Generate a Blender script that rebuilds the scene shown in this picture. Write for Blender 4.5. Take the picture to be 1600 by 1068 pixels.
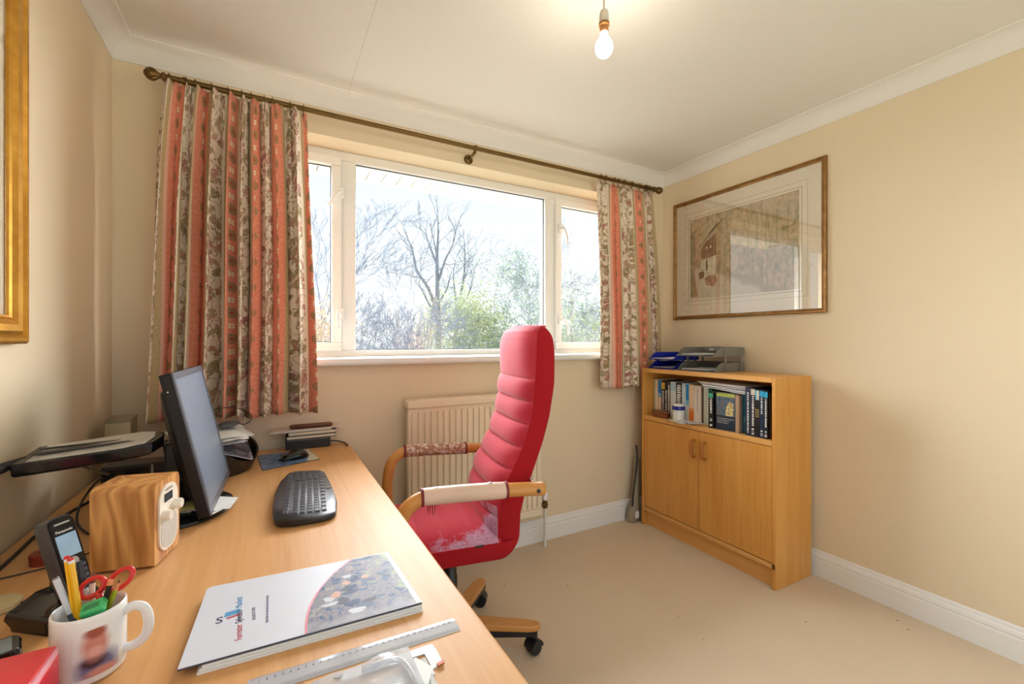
import bpy, bmesh, math, random
from mathutils import Matrix, Vector
for o in list(bpy.data.objects): bpy.data.objects.remove(o, do_unlink=True)
SC = bpy.context.scene
C = SC.collection
PI = math.pi
R = math.radians

# ------------------------------------------------------------------ camera, world, sun, exposure
cd = bpy.data.cameras.new('camera'); cam = bpy.data.objects.new('camera', cd); C.objects.link(cam)
cam.location = (0, 0, 1.2); cam.rotation_euler = (PI / 2, 0, -math.atan(0.5484))
cd.sensor_width = 36; cd.lens = 36 * 685.6 / 1600; cd.shift_y = -0.00125; cd.clip_start = 0.02; cd.clip_end = 300
SC.camera = cam

W = bpy.data.worlds.new('sky'); SC.world = W; W.use_nodes = True
wt = W.node_tree; wt.nodes.clear()
wo = wt.nodes.new('ShaderNodeOutputWorld'); wb = wt.nodes.new('ShaderNodeBackground')
wg = wt.nodes.new('ShaderNodeTexCoord'); ws = wt.nodes.new('ShaderNodeSeparateXYZ'); wr = wt.nodes.new('ShaderNodeValToRGB')
wt.links.new(wg.outputs['Generated'], ws.inputs[0]); wt.links.new(ws.outputs['Z'], wr.inputs[0])
wr.color_ramp.elements[0].position = 0.0; wr.color_ramp.elements[0].color = (1.0, 1.0, 1.0, 1)
wr.color_ramp.elements[1].position = 0.42; wr.color_ramp.elements[1].color = (0.66, 0.83, 1.0, 1)
wt.links.new(wr.outputs[0], wb.inputs[0]); wb.inputs[1].default_value = 1.1
wt.links.new(wb.outputs[0], wo.inputs[0])

def sun(name, strength, angle, az, el, col):
    l = bpy.data.lights.new(name, 'SUN'); l.energy = strength; l.angle = R(angle); l.color = col
    o = bpy.data.objects.new(name, l); C.objects.link(o)
    d = Vector((math.sin(R(az)) * math.cos(R(el)), math.cos(R(az)) * math.cos(R(el)), math.sin(R(el))))  # towards the sun
    o.rotation_euler = d.to_track_quat('Z', 'Y').to_euler(); o.location = d * 20
    return o
sun('hazy_sun', 44.0, 110, 16, 19, (0.93, 0.97, 1.0))

vs = SC.view_settings
vs.view_transform = 'Standard'; vs.look = 'None'; vs.gamma = 1; vs.use_curve_mapping = False
vs.exposure = 0.22
BULB = 70.0

# ------------------------------------------------------------------ helpers: colours and node materials
def lin(c): return c / 12.92 if c <= 0.04045 else ((c + 0.055) / 1.055) ** 2.4
def rgb(r, g, b): return (lin(r / 255), lin(g / 255), lin(b / 255), 1)

class V:
    """a node socket with arithmetic"""
    def __init__(s, t, sock): s.t = t; s.s = sock
    def _m(s, op, b=None, c=None, clamp=False):
        n = s.t.nodes.new('ShaderNodeMath'); n.operation = op; n.use_clamp = clamp
        for i, v in enumerate((s, b, c)):
            if v is None: continue
            if isinstance(v, V): s.t.links.new(v.s, n.inputs[i])
            else: n.inputs[i].default_value = v
        return V(s.t, n.outputs[0])
    def __add__(s, b): return s._m('ADD', b)
    __radd__ = __add__
    def __sub__(s, b): return s._m('SUBTRACT', b)
    def __mul__(s, b): return s._m('MULTIPLY', b)
    __rmul__ = __mul__
    def __truediv__(s, b): return s._m('DIVIDE', b)
    def fract(s): return s._m('FRACT')
    def abs(s): return s._m('ABSOLUTE')
    def sin(s): return s._m('SINE')
    def lt(s, b): return s._m('LESS_THAN', b)
    def gt(s, b): return s._m('GREATER_THAN', b)
    def sqrt(s): return s._m('SQRT')
    def mn(s, b): return s._m('MINIMUM', b)
    def mx(s, b): return s._m('MAXIMUM', b)
    def clamp(s): return s._m('ADD', 0.0, clamp=True)
    def band(s, a, b): return s.gt(a) * s.lt(b)
    def step(s, a, b):
        n = s.t.nodes.new('ShaderNodeMapRange'); n.clamp = True
        s.t.links.new(s.s, n.inputs[0]); n.inputs[1].default_value = a; n.inputs[2].default_value = b
        return V(s.t, n.outputs[0])

class G:
    """a material under construction"""
    def __init__(s, name, rough=0.5, metal=0.0, spec=0.5):
        s.m = bpy.data.materials.new(name); s.m.use_nodes = True; s.t = s.m.node_tree
        s.b = s.t.nodes['Principled BSDF']
        s.b.inputs['Roughness'].default_value = rough; s.b.inputs['Metallic'].default_value = metal
        s.b.inputs['Specular IOR Level'].default_value = spec
    def coord(s, kind='Object'):
        n = s.t.nodes.new('ShaderNodeTexCoord'); return n.outputs[kind]
    def xyz(s, kind='Object'):
        n = s.t.nodes.new('ShaderNodeSeparateXYZ'); s.t.links.new(s.coord(kind), n.inputs[0])
        return [V(s.t, n.outputs[i]) for i in range(3)]
    def vec(s, x, y, z=0.0):
        n = s.t.nodes.new('ShaderNodeCombineXYZ')
        for i, v in enumerate((x, y, z)):
            if isinstance(v, V): s.t.links.new(v.s, n.inputs[i])
            else: n.inputs[i].default_value = v
        return n.outputs[0]
    def scaled(s, sc, kind='Object'):
        n = s.t.nodes.new('ShaderNodeMapping'); n.inputs['Scale'].default_value = sc
        s.t.links.new(s.coord(kind), n.inputs[0]); return n.outputs[0]
    def noise(s, vec, scale, detail=2, rough=0.5, dist=0.0, color=False):
        n = s.t.nodes.new('ShaderNodeTexNoise'); s.t.links.new(vec, n.inputs['Vector'])
        n.inputs['Scale'].default_value = scale; n.inputs['Detail'].default_value = detail
        n.inputs['Roughness'].default_value = rough; n.inputs['Distortion'].default_value = dist
        return V(s.t, n.outputs['Color' if color else 0])
    def voronoi(s, vec, scale, out='Distance'):
        n = s.t.nodes.new('ShaderNodeTexVoronoi'); s.t.links.new(vec, n.inputs['Vector']); n.inputs['Scale'].default_value = scale
        return V(s.t, n.outputs[out])
    def mix(s, f, a, b):
        n = s.t.nodes.new('ShaderNodeMix'); n.data_type = 'RGBA'
        for sock, v in ((n.inputs[0], f), (n.inputs[6], a), (n.inputs[7], b)):
            if isinstance(v, V): s.t.links.new(v.s, sock)
            else: sock.default_value = v
        return V(s.t, n.outputs[2])
    def ramp(s, f, stops):
        n = s.t.nodes.new('ShaderNodeValToRGB'); s.t.links.new(f.s, n.inputs[0]); e = n.color_ramp.elements
        while len(e) < len(stops): e.new(0.5)
        for k, (p, c) in enumerate(stops): e[k].position = p; e[k].color = c
        return V(s.t, n.outputs[0])
    def color(s, v):
        if isinstance(v, V): s.t.links.new(v.s, s.b.inputs['Base Color'])
        else: s.b.inputs['Base Color'].default_value = v
        return s
    def rough(s, v): s.t.links.new(v.s, s.b.inputs['Roughness']); return s
    def bump(s, h, strength=0.2, dist=0.002):
        n = s.t.nodes.new('ShaderNodeBump'); n.inputs['Strength'].default_value = strength; n.inputs['Distance'].default_value = dist
        s.t.links.new(h.s, n.inputs['Height']); s.t.links.new(n.outputs[0], s.b.inputs['Normal']); return s

MATS = {}
def plain(name, col, rough=0.5, metal=0.0, var=0.06, scale=40, bump=0.0, spec=0.5):
    if name in MATS: return MATS[name]
    g = G(name, rough, metal, spec)
    n = g.noise(g.coord(), scale, 3)
    lo = tuple(c * (1 - var) for c in col[:3]) + (1,); hi = tuple(min(1, c * (1 + var)) for c in col[:3]) + (1,)
    g.color(g.mix(n, lo, hi))
    if bump: g.bump(n, bump, 0.002)
    MATS[name] = g.m; return g.m
def wood(name, light, dark, along='Y', fine=60, rough=0.35, wave=1.0):
    g = G(name, rough)
    sc = {'X': (0.05, 1, 1), 'Y': (1, 0.05, 1), 'Z': (1, 1, 0.05)}[along]
    v = g.scaled(sc)
    a = g.noise(v, fine, 4, 0.6); b = g.noise(v, fine * 0.16, 2, 0.5, 0.8)
    f = (a * 0.55 + b * 0.45 * wave + 0.1).clamp()
    g.color(g.mix(f.step(0.3, 0.75), light, dark)); g.bump(a, 0.08, 0.0005)
    MATS[name] = g.m; return g.m
def emit(name, col, strength):
    g = G(name); g.b.inputs['Emission Color'].default_value = col; g.b.inputs['Emission Strength'].default_value = strength
    g.color(col); MATS[name] = g.m; return g.m
def clear_glass(name, ior=1.5, tint=(1, 1, 1, 1), rough=0.0):
    m = bpy.data.materials.new(name); m.use_nodes = True; t = m.node_tree; t.nodes.clear()
    o = t.nodes.new('ShaderNodeOutputMaterial'); mx = t.nodes.new('ShaderNodeMixShader'); f = t.nodes.new('ShaderNodeFresnel')
    a = t.nodes.new('ShaderNodeBsdfTransparent'); b = t.nodes.new('ShaderNodeBsdfGlossy')
    f.inputs[0].default_value = ior; a.inputs[0].default_value = tint; b.inputs['Roughness'].default_value = rough
    ge = t.nodes.new('ShaderNodeNewGeometry'); ml = t.nodes.new('ShaderNodeMath'); ml.operation = 'MULTIPLY_ADD'; m2 = t.nodes.new('ShaderNodeMath'); m2.operation = 'MULTIPLY'
    ml.inputs[1].default_value = -1; ml.inputs[2].default_value = 1; t.links.new(ge.outputs['Backfacing'], ml.inputs[0])      # reflect at the outer face only
    t.links.new(f.outputs[0], m2.inputs[0]); t.links.new(ml.outputs[0], m2.inputs[1])
    t.links.new(m2.outputs[0], mx.inputs[0]); t.links.new(a.outputs[0], mx.inputs[1]); t.links.new(b.outputs[0], mx.inputs[2])
    t.links.new(mx.outputs[0], o.inputs[0]); MATS[name] = m; return m

# ------------------------------------------------------------------ helpers: objects
WM = {}          # world matrix of every object made here
def reg(o, parent, local=None):
    local = local or Matrix.Identity(4)
    C.objects.link(o)
    if parent: o.parent = parent
    o.matrix_local = local
    WM[o.name] = (WM[parent.name] if parent else Matrix.Identity(4)) @ local
    return o
def tag(o, label=None, cat=None, group=None, kind=None):
    for k, v in (('label', label), ('category', cat), ('group', group), ('kind', kind)):
        if v: o[k] = v
    return o
def thing(name, label, cat, loc=(0, 0, 0), rz=0.0, group=None):
    o = bpy.data.objects.new(name, None); o.empty_display_size = 0.05
    reg(o, None, Matrix.Translation(loc) @ Matrix.Rotation(rz, 4, 'Z'))
    return tag(o, label, cat, group)
def structure(name, loc=(0, 0, 0)):
    o = bpy.data.objects.new(name, None); o.empty_display_size = 0.05
    reg(o, None, Matrix.Translation(loc)); return tag(o, kind='structure')

class MB:
    def __init__(s): s.v = []; s.f = []; s.uv = None
    def add(s, vs, fs, M=None):
        b = len(s.v); s.v += [tuple(M @ Vector(p)) if M else tuple(p) for p in vs]
        s.f += [tuple(b + i for i in f) for f in fs]; return s
    def box(s, x0, x1, y0, y1, z0, z1, M=None):
        vs = [(x, y, z) for z in (z0, z1) for x, y in ((x0, y0), (x1, y0), (x1, y1), (x0, y1))]
        return s.add(vs, [(3, 2, 1, 0), (4, 5, 6, 7), (0, 1, 5, 4), (1, 2, 6, 5), (2, 3, 7, 6), (3, 0, 4, 7)], M)
    def prism(s, poly, z0, z1, M=None):
        n = len(poly); a = sum(poly[i][0] * poly[(i + 1) % n][1] - poly[(i + 1) % n][0] * poly[i][1] for i in range(n))
        if a < 0: poly = poly[::-1]
        vs = [(p[0], p[1], z0) for p in poly] + [(p[0], p[1], z1) for p in poly]
        fs = [tuple(range(n - 1, -1, -1)), tuple(range(n, 2 * n))] + [(i, (i + 1) % n, n + (i + 1) % n, n + i) for i in range(n)]
        return s.add(vs, fs, M)
    def loft(s, rings, closed=True, caps=True, M=None):
        n = len(rings[0]); vs = [p for r in rings for p in r]; fs = []
        for k in range(len(rings) - 1):
            for i in range(n if closed else n - 1):
                j = (i + 1) % n; fs.append((k * n + i, k * n + j, (k + 1) * n + j, (k + 1) * n + i))
        if caps and closed:
            fs.append(tuple(range(n - 1, -1, -1))); b = (len(rings) - 1) * n; fs.append(tuple(range(b, b + n)))
        return s.add(vs, fs, M)
    def lathe(s, prof, seg=24, M=None):
        rings = [[(r * math.cos(2 * PI * i / seg), r * math.sin(2 * PI * i / seg), z) for i in range(seg)] for r, z in prof]
        return s.loft(rings, M=M)
    def tube(s, pts, r, seg=8, M=None, flat=1.0):
        pts = [Vector(p) for p in pts]; rs = r if isinstance(r, (list, tuple)) else [r] * len(pts); rings = []; up = None
        for i, p in enumerate(pts):
            t = (pts[min(i + 1, len(pts) - 1)] - pts[max(i - 1, 0)]).normalized()
            if up is None: up = Vector((0, 0, 1)) if abs(t.z) < 0.9 else Vector((1, 0, 0))
            x = up.cross(t).normalized(); y = t.cross(x).normalized(); up = y
            rings.append([tuple(p + x * math.cos(2 * PI * k / seg) * rs[i] + y * math.sin(2 * PI * k / seg) * rs[i] * flat) for k in range(seg)])
        return s.loft(rings, M=M)
    def sphere(s, c, r, seg=14, rings=8, sc=(1, 1, 1)):
        prof = [(max(1e-4, r * math.sin(PI * k / rings)), -r * math.cos(PI * k / rings)) for k in range(rings + 1)]
        return s.lathe(prof, seg, Matrix.Translation(c) @ Matrix.Diagonal((*sc, 1)))
    def build(s, name, mat, parent=None, smooth=False, bevel=0.0, seg=2, world=False, local=None, sub=0):
        me = bpy.data.meshes.new(name); me.from_pydata(s.v, [], s.f)
        if world and parent: me.transform(WM[parent.name].inverted())
        if s.uv:
            ul = me.uv_layers.new(name='UVMap')
            for l in me.loops: ul.data[l.index].uv = s.uv[l.vertex_index]
        bm = bmesh.new(); bm.from_mesh(me); bmesh.ops.recalc_face_normals(bm, faces=bm.faces); bm.to_mesh(me); bm.free()
        if mat: me.materials.append(mat)
        if smooth: me.shade_smooth() if smooth is True else me.set_sharp_from_angle(angle=R(smooth))
        o = bpy.data.objects.new(name, me); reg(o, parent, local)
        if bevel:
            m = o.modifiers.new('bevel', 'BEVEL'); m.width = bevel; m.segments = seg; m.limit_method = 'ANGLE'; m.angle_limit = R(40)
            me.shade_smooth() if hasattr(me, 'shade_smooth') else None
            me.set_sharp_from_angle(angle=R(35))
        if sub:
            m = o.modifiers.new('sub', 'SUBSURF'); m.levels = sub; m.render_levels = sub
        return o
def box(name, mat, parent, x0, x1, y0, y1, z0, z1, bevel=0.0, world=False, local=None, seg=2):
    return MB().box(x0, x1, y0, y1, z0, z1).build(name, mat, parent, bevel=bevel, world=world, local=local, seg=seg)
def rod(name, mat, parent, a, b, r, seg=12, world=False):
    return MB().tube([a, b], r, seg).build(name, mat, parent, smooth=40, world=world)
def dup(o, parent, local):
    c = o.copy(); C.objects.link(c); c.parent = parent; c.matrix_local = local; WM[c.name] = (WM[parent.name] if parent else Matrix.Identity(4)) @ local
    return c
def frame_of(origin, xaxis, yaxis):
    x = Vector(xaxis).normalized(); y = Vector(yaxis); y = (y - x * y.dot(x)).normalized(); z = x.cross(y)
    M = Matrix((x, y, z)).transposed().to_4x4(); M.translation = Vector(origin); return M
def smooth_path(pts, n=8):
    P = [Vector(p) for p in pts]; P = [P[0] * 2 - P[1]] + P + [P[-1] * 2 - P[-2]]; out = []
    for i in range(1, len(P) - 2):
        for k in range(n):
            t = k / n; a, b, c, d = P[i - 1:i + 3]
            out.append(0.5 * (2 * b + (c - a) * t + (2 * a - 5 * b + 4 * c - d) * t * t + (3 * b - a - 3 * c + d) * t ** 3))
    return out + [P[-2]]
def lettering(name, txt, size, mat, parent, M, align='LEFT', extrude=0.00015, world=False):
    cu = bpy.data.curves.new(name, 'FONT'); cu.body = txt; cu.size = size; cu.align_x = align; cu.extrude = extrude; cu.resolution_u = 3
    t = bpy.data.objects.new('tmp_text', cu); C.objects.link(t)
    me = bpy.data.meshes.new_from_object(t.evaluated_get(bpy.context.evaluated_depsgraph_get()))
    bpy.data.objects.remove(t); me.name = name; me.materials.clear(); me.materials.append(mat)
    me.transform(M)
    if world: me.transform(WM[parent.name].inverted())
    o = bpy.data.objects.new(name, me); return reg(o, parent)

# ------------------------------------------------------------------ materials
g = G('wall_paint', 0.75, spec=0.25); n = g.noise(g.coord(), 3, 3); f = g.noise(g.coord(), 220, 2)
g.color(g.mix(n, rgb(230, 211, 179), rgb(234, 216, 186))).bump(f, 0.05, 0.001); WALL = g.m
g = G('ceiling_paint', 0.8, spec=0.2); f = g.noise(g.coord(), 180, 2); X, Y, Z = g.xyz(); g.color(g.mix((X - 0.317).abs().lt(0.0018) * Z.gt(2.36) * 0.35, g.mix(f, rgb(234, 230, 222), rgb(239, 235, 228)), rgb(190, 180, 166))).bump(f, 0.05, 0.001); CEIL = g.m
WHITE = plain('white_gloss_paint', rgb(240, 238, 232), 0.35, var=0.02)
UPVC = plain('white_window_plastic', rgb(238, 237, 232), 0.3, var=0.015)
g = G('carpet', 0.95, spec=0.1); co = g.coord()
f = g.noise(co, 420, 2); w = g.noise(co, 2.2, 3); sp = g.voronoi(co, 9); spn = g.noise(co, 60, 1)
c = g.mix(f, rgb(212, 188, 158), rgb(240, 222, 196)); c = g.mix(w.step(0.35, 0.75) * 0.3, c, rgb(212, 188, 156))
c = g.mix(sp.lt(0.034), c, rgb(120, 96, 70)); g.color(c)
g.bump(f + w * 0.6, 0.5, 0.004); CARPET = g.m
DESKW = wood('beech_desk', rgb(226, 178, 124), rgb(208, 154, 98), 'Y', 70, 0.42)
DESKW.node_tree.nodes['Principled BSDF'].inputs['Specular IOR Level'].default_value = 0.2
OAK = wood('oak_veneer', rgb(230, 172, 92), rgb(208, 144, 64), 'Z', 90, 0.4)
OAKY = wood('oak_veneer_long', rgb(234, 182, 108), rgb(214, 154, 80), 'Y', 90, 0.4)
BEECH = wood('lacquered_beech', rgb(224, 164, 92), rgb(204, 138, 66), 'X', 60, 0.3)
g = G('radio_wood', 0.4); n = g.noise(g.scaled((1, 1, 0.22)), 7, 2, 0.5, 0.6); fi = g.noise(g.scaled((1, 1, 0.04)), 120, 3)
rg_ = ((n * 13).fract() - 0.5).abs() * 2; g.color(g.mix((rg_ * 0.7 + fi * 0.5).step(0.25, 0.95), rgb(176, 116, 58), rgb(224, 168, 102))); WALNUT = g.m
g = G('gold_leaf', 0.32, 0.75); n = g.noise(g.coord(), 26, 4); g.color(g.mix(n.step(0.25, 0.8), rgb(212, 162, 66), rgb(178, 124, 42))); GOLD = g.m
g = G('dull_gold', 0.35, 0.7); n = g.noise(g.coord(), 26, 4); g.color(g.mix(n.step(0.25, 0.8), rgb(170, 128, 72), rgb(128, 90, 48))); GOLD2 = g.m
BRASS = plain('aged_brass', rgb(112, 86, 46), 0.35, 0.8, 0.2, 30)
BLACK = plain('black_plastic', rgb(30, 30, 33), 0.35)
GLOSSBLACK = plain('gloss_black_plastic', rgb(20, 21, 24), 0.12)
GREYP = plain('grey_plastic', rgb(120, 118, 108), 0.4)
SILVER = plain('silver_plastic', rgb(168, 166, 158), 0.35, 0.3)
STEEL = plain('steel', rgb(190, 190, 190), 0.25, 0.9)
PAPER = plain('white_paper', rgb(240, 240, 238), 0.6, var=0.02)
BLUEP = plain('blue_plastic', rgb(26, 42, 170), 0.3)
RADM = plain('cream_radiator_enamel', rgb(238, 222, 192), 0.4, var=0.015)
GLASS = clear_glass('window_glass', 1.45)
PICGLASS = clear_glass('picture_glass', 2.6)
CLEAR = clear_glass('clear_plastic', 1.45, (0.93, 0.95, 0.97, 1), 0.03)

# ------------------------------------------------------------------ the room
XL, XR, YB, YF, ZC = -0.541, 2.458, 2.233, -0.75, 2.365
tag(box('floor', CARPET, None, XL - 0.1, XR + 0.1, YF - 0.1, YB + 0.3, -0.12, 0.0), kind='structure')
tag(box('ceiling', CEIL, None, XL - 0.1, XR + 0.1, YF - 0.1, YB + 0.3, ZC, ZC + 0.12), kind='structure')
tag(box('wall_left', WALL, None, XL - 0.1, XL, YF, YB + 0.3, 0, ZC), kind='structure')
tag(box('wall_right', WALL, None, XR, XR + 0.1, YF, YB + 0.3, 0, ZC), kind='structure')
WX0, WX1, WZ0, WZ1 = -0.22, 2.15, 1.10, 2.165
m = MB()
m.box(XL, WX0, YB, YB + 0.3, 0, ZC); m.box(WX1, XR, YB, YB + 0.3, 0, ZC)
m.box(WX0, WX1, YB, YB + 0.3, 0, WZ0); m.box(WX0, WX1, YB, YB + 0.3, WZ1, ZC)
tag(m.build('wall_back', WALL), kind='structure')
# the room is open behind the camera: that end is never seen
def baseboard(name, a, b, nrm):
    prof = [(0, 0), (0.016, 0), (0.016, 0.082), (0.013, 0.090), (0.015, 0.096), (0.012, 0.108), (0.007, 0.115), (0.006, 0.122), (0.003, 0.128), (0, 0.130)]
    n = Vector((*nrm, 0)); rings = [[tuple(Vector((*p, 0)) + n * d + Vector((0, 0, z))) for d, z in prof] for p in (a, b)]
    return tag(MB().loft(rings).build(name, WHITE), kind='structure')
baseboard('baseboard_back', (XL, YB), (XR, YB), (0, -1))
baseboard('baseboard_right', (XR, YB), (XR, YF), (-1, 0))
baseboard('baseboard_left', (XL, YF), (XL, YB), (1, 0))
def coving(name, a, b, nrm, ma, mb):
    k = 0.074; prof = [(0, 0), (0, -k), (0.004, -k)] + [(0.004 + (k - 0.008) * (1 - math.cos(t)), -k + (k - 0.004) * math.sin(t)) for t in [PI / 2 * i / 7 for i in range(8)]] + [(k, 0)]
    n = Vector((*nrm, 0)); d = (Vector((*b, 0)) - Vector((*a, 0))).normalized()
    ra = [tuple(Vector((*a, ZC)) + n * x + d * x * ma + Vector((0, 0, z))) for x, z in prof]
    rb = [tuple(Vector((*b, ZC)) + n * x - d * x * mb + Vector((0, 0, z))) for x, z in prof]
    return tag(MB().loft([ra, rb]).build(name, CEIL, smooth=30), kind='structure')
coving('trim_1', (XL, YB), (XR, YB), (0, -1), 1, 1)
coving('trim_2', (XR, YB), (XR, YF), (-1, 0), 1, 0)
coving('trim_3', (XL, YB), (XL, YF), (1, 0), 1, 0)

# window: fixed centre light between two opening casements
w1 = structure('window_1', (0.966, 2.40, 1.10))
def wbox(name, x0, x1, y0, y1, z0, z1, mat=None, par=None, bev=0.004): return box(name, mat or UPVC, par or w1, x0, x1, y0, y1, z0, z1, bev, world=True)
wbox('head_rail', WX0, WX1, 2.378, 2.45, 2.118, WZ1)
wbox('bottom_rail', WX0, WX1, 2.378, 2.45, WZ0, 1.150)
for a, b in ((WX0, WX0 + 0.05), (0.312, 0.383), (1.55, 1.621), (WX1 - 0.05, WX1)): wbox('mullion', a, b, 2.378, 2.45, 1.150, 2.118)
GASKET = plain('dark_gasket', rgb(70, 72, 74), 0.6)
def gasket(x0, x1, z0, z1, y, par):
    m = MB(); t = 0.004
    m.box(x0, x1, y, y + 0.006, z1 - t, z1); m.box(x0, x1, y, y + 0.006, z0, z0 + t); m.box(x0, x0 + t, y, y + 0.006, z0, z1); m.box(x1 - t, x1, y, y + 0.006, z0, z1)
    return m.build('gasket', GASKET, par, world=True)
wbox('pane', 0.383, 1.55, 2.408, 2.414, 1.150, 2.118, GLASS, bev=0)
gasket(0.383, 1.55, 1.150, 2.118, 2.400, w1)
def handle(par, x, z, pts):
    h = MB().box(x - 0.012, x + 0.022, 2.352, 2.362, z - 0.028, z + 0.028).build('handle_plate', UPVC, par, bevel=0.003, world=True)
    MB().tube(smooth_path([(x, 2.352, z), (x, 2.338, z)] + pts, 4), 0.007, 8).build('lever', UPVC, par, smooth=True, world=True)
def casement(x0, x1, lever):
    t = 0.046; fr = MB(); y0, y1 = 2.362, 2.42
    fr.box(x0, x1, y0, y1, 2.130 - t, 2.130); fr.box(x0, x1, y0, y1, 1.146, 1.146 + t)
    fr.box(x0, x0 + t, y0, y1, 1.146 + t, 2.130 - t); fr.box(x1 - t, x1, y0, y1, 1.146 + t, 2.130 - t)
    f = fr.build('casement_frame', UPVC, w1, bevel=0.004, world=True)
    box('pane', GLASS, f, x0 + t, x1 - t, 2.402, 2.408, 1.146 + t, 2.130 - t, world=True)
    gasket(x0 + t, x1 - t, 1.146 + t, 2.130 - t, 2.394, f)
    return f
cl = casement(WX0 + 0.045, 0.312, 1); cr = casement(1.621, WX1 - 0.045, -1)
handle(cl, 0.302, 1.945, [(0.29, 2.325, 1.935), (0.262, 2.315, 1.895), (0.246, 2.318, 1.862)])
handle(cl, 0.302, 1.335, [(0.292, 2.325, 1.338), (0.29, 2.318, 1.30), (0.291, 2.318, 1.26)])
handle(cr, 1.652, 1.93, [(1.664, 2.325, 1.925), (1.676, 2.316, 1.875), (1.684, 2.318, 1.82)])
handle(cr, 1.652, 1.335, [(1.664, 2.325, 1.333), (1.684, 2.316, 1.29), (1.688, 2.318, 1.235)])
sill = MB(); prof = [(2.40, 1.100), (2.40, 1.118), (2.195, 1.118), (2.186, 1.114), (2.182, 1.105), (2.182, 1.092), (2.186, 1.084), (2.195, 1.080), (2.233, 1.080), (2.233, 1.100)]
sill.loft([[(x, y, z) for y, z in prof] for x in (WX0 + 0.001, WX1 - 0.001)]).build('window_sill', WHITE, w1, smooth=40, world=True)

# eaves above the window outside, boarded underneath
ev = thing('roof_eaves', 'white boarded roof eaves seen through the top of the window', 'eaves', (1.0, 2.55, 2.27))
ms = MB().box(-0.0465, 0.0465, 0, 0.5, 0, 0.016)
s0 = ms.build('soffit_board', UPVC, ev, bevel=0.002, world=False, local=Matrix.Translation((-1.0, 0, 0)))
for k in range(1, 44): dup(s0, ev, Matrix.Translation((-1.0 + 0.1 * k, 0, 0)))
box('fascia_board', UPVC, ev, -1.2, 3.5, 0.5, 0.52, -0.006, 0.2)
box('gutter', plain('grey_gutter', rgb(150, 152, 152), 0.4), ev, -1.2, 3.5, 0.52, 0.62, 0.03, 0.12, 0.02)
box('soffit_back', plain('grey_backing', rgb(150, 150, 148), 0.6), ev, -1.2, 3.5, 0, 0.5, 0.0155, 0.024)

# curtain pole
pole = thing('curtain_pole', 'long aged brass curtain pole with ball finials above the window', 'curtain pole', (0.953, 2.135, 2.22))
rod('pole_rod', BRASS, pole, (-0.389 + 0.02, 2.135, 2.22), (2.28, 2.135, 2.22), 0.0115, 14, world=True)
for s, x in ((-1, -0.369), (1, 2.278)):
    M = Matrix.Translation((x, 2.135, 2.22)) @ Matrix.Rotation(s * PI / 2, 4, 'Y')
    MB().lathe([(0.0115, -0.01), (0.016, -0.008), (0.016, 0.0), (0.009, 0.004), (0.012, 0.012), (0.021, 0.022), (0.0245, 0.034), (0.020, 0.047), (0.008, 0.056), (0.001, 0.058)], 16, M).build('finial', BRASS, pole, smooth=True, world=True)
for x in (-0.30, 0.95, 2.20):
    b = MB().tube([(x, 2.135, 2.205), (x, 2.17, 2.195), (x, 2.229, 2.195)], 0.008, 10).build('bracket', BRASS, pole, smooth=True, world=True)
    M = Matrix.Translation((x, 2.2315, 2.195)) @ Matrix.Rotation(PI / 2, 4, 'X')
    MB().lathe([(0.026, 0), (0.026, 0.004), (0.018, 0.010), (0.010, 0.012)], 16, M).build('wall_rose', BRASS, b, smooth=True, world=True)
    M = Matrix.Translation((x, 2.135, 2.22)) @ Matrix.Rotation(PI / 2, 4, 'Y')
    MB().lathe([(0.0118, -0.007), (0.0155, -0.006), (0.0155, 0.006), (0.0118, 0.007)], 16, M).build('collar', BRASS, b, smooth=40, world=True)

# curtains
g = G('floral_curtain_cotton', 0.9, spec=0.1)
uvx = g.xyz('UV'); u, v = uvx[0], uvx[1]; P = 0.30
s = (u / P).fract(); cell = g.noise(g.vec(u, v), 14, 2)
uw = u + (cell - 0.5) * 0.012; vw = v + (g.noise(g.vec(v, u), 15, 2) - 0.5) * 0.012
cream = rgb(242, 226, 206); coral = rgb(240, 160, 132); beige = rgb(226, 196, 150)
def leaf_layer(rot, scale, thr, seed):
    a = (uw * math.cos(rot) - vw * math.sin(rot)) * 1.0 + seed; b = (uw * math.sin(rot) + vw * math.cos(rot)) * 0.52 + seed
    d = g.voronoi(g.vec(a, b), scale); vein = g.noise(g.vec(a * 3, b), 150, 1)
    return d.lt(thr) * vein.gt(0.41), g.noise(g.vec(a, b), scale * 0.55, 1)
m1, h1 = leaf_layer(R(38), 34, 0.42, 0.0); m2, h2 = leaf_layer(R(-34), 40, 0.36, 3.7)
ramp_ = [(0.36, rgb(150, 134, 98)), (0.48, rgb(180, 158, 118)), (0.56, rgb(200, 148, 128)), (0.68, rgb(172, 112, 106))]
inband = ((s - 0.24) * P).abs().lt(0.064)
vine = (g.noise(g.vec(u * 1.6, v), 20, 1) - 0.5).abs().lt(0.016)
c = g.mix(vine * inband, cream, rgb(176, 156, 120))
c = g.mix(m2 * inband, c, g.ramp(h2, ramp_)); c = g.mix(m1 * inband, c, g.ramp(h1, ramp_))
spk = g.noise(g.vec(u, v), 330, 1)
bandcol = g.mix(spk.gt(0.5), beige, rgb(178, 158, 116))
c = g.mix(s.band(0.49, 0.57), c, bandcol)
c = g.mix(s.band(0.57, 0.60), c, rgb(240, 190, 166))
mott = g.noise(g.vec(u, v), 90, 3)
cor = g.mix(mott.step(0.4, 0.7), coral, rgb(232, 136, 108))
du = (s - 0.755) * P; dv = ((v / 0.105).fract() - 0.5) * 0.105
rr = (du * du + dv * dv).sqrt()
med = rr.lt(0.021) * g.noise(g.vec(u, v), 240, 1).gt(0.42)
cor = g.mix(med, cor, rgb(164, 138, 98)); cor = g.mix(rr.lt(0.006), cor, rgb(190, 90, 70))
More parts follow.
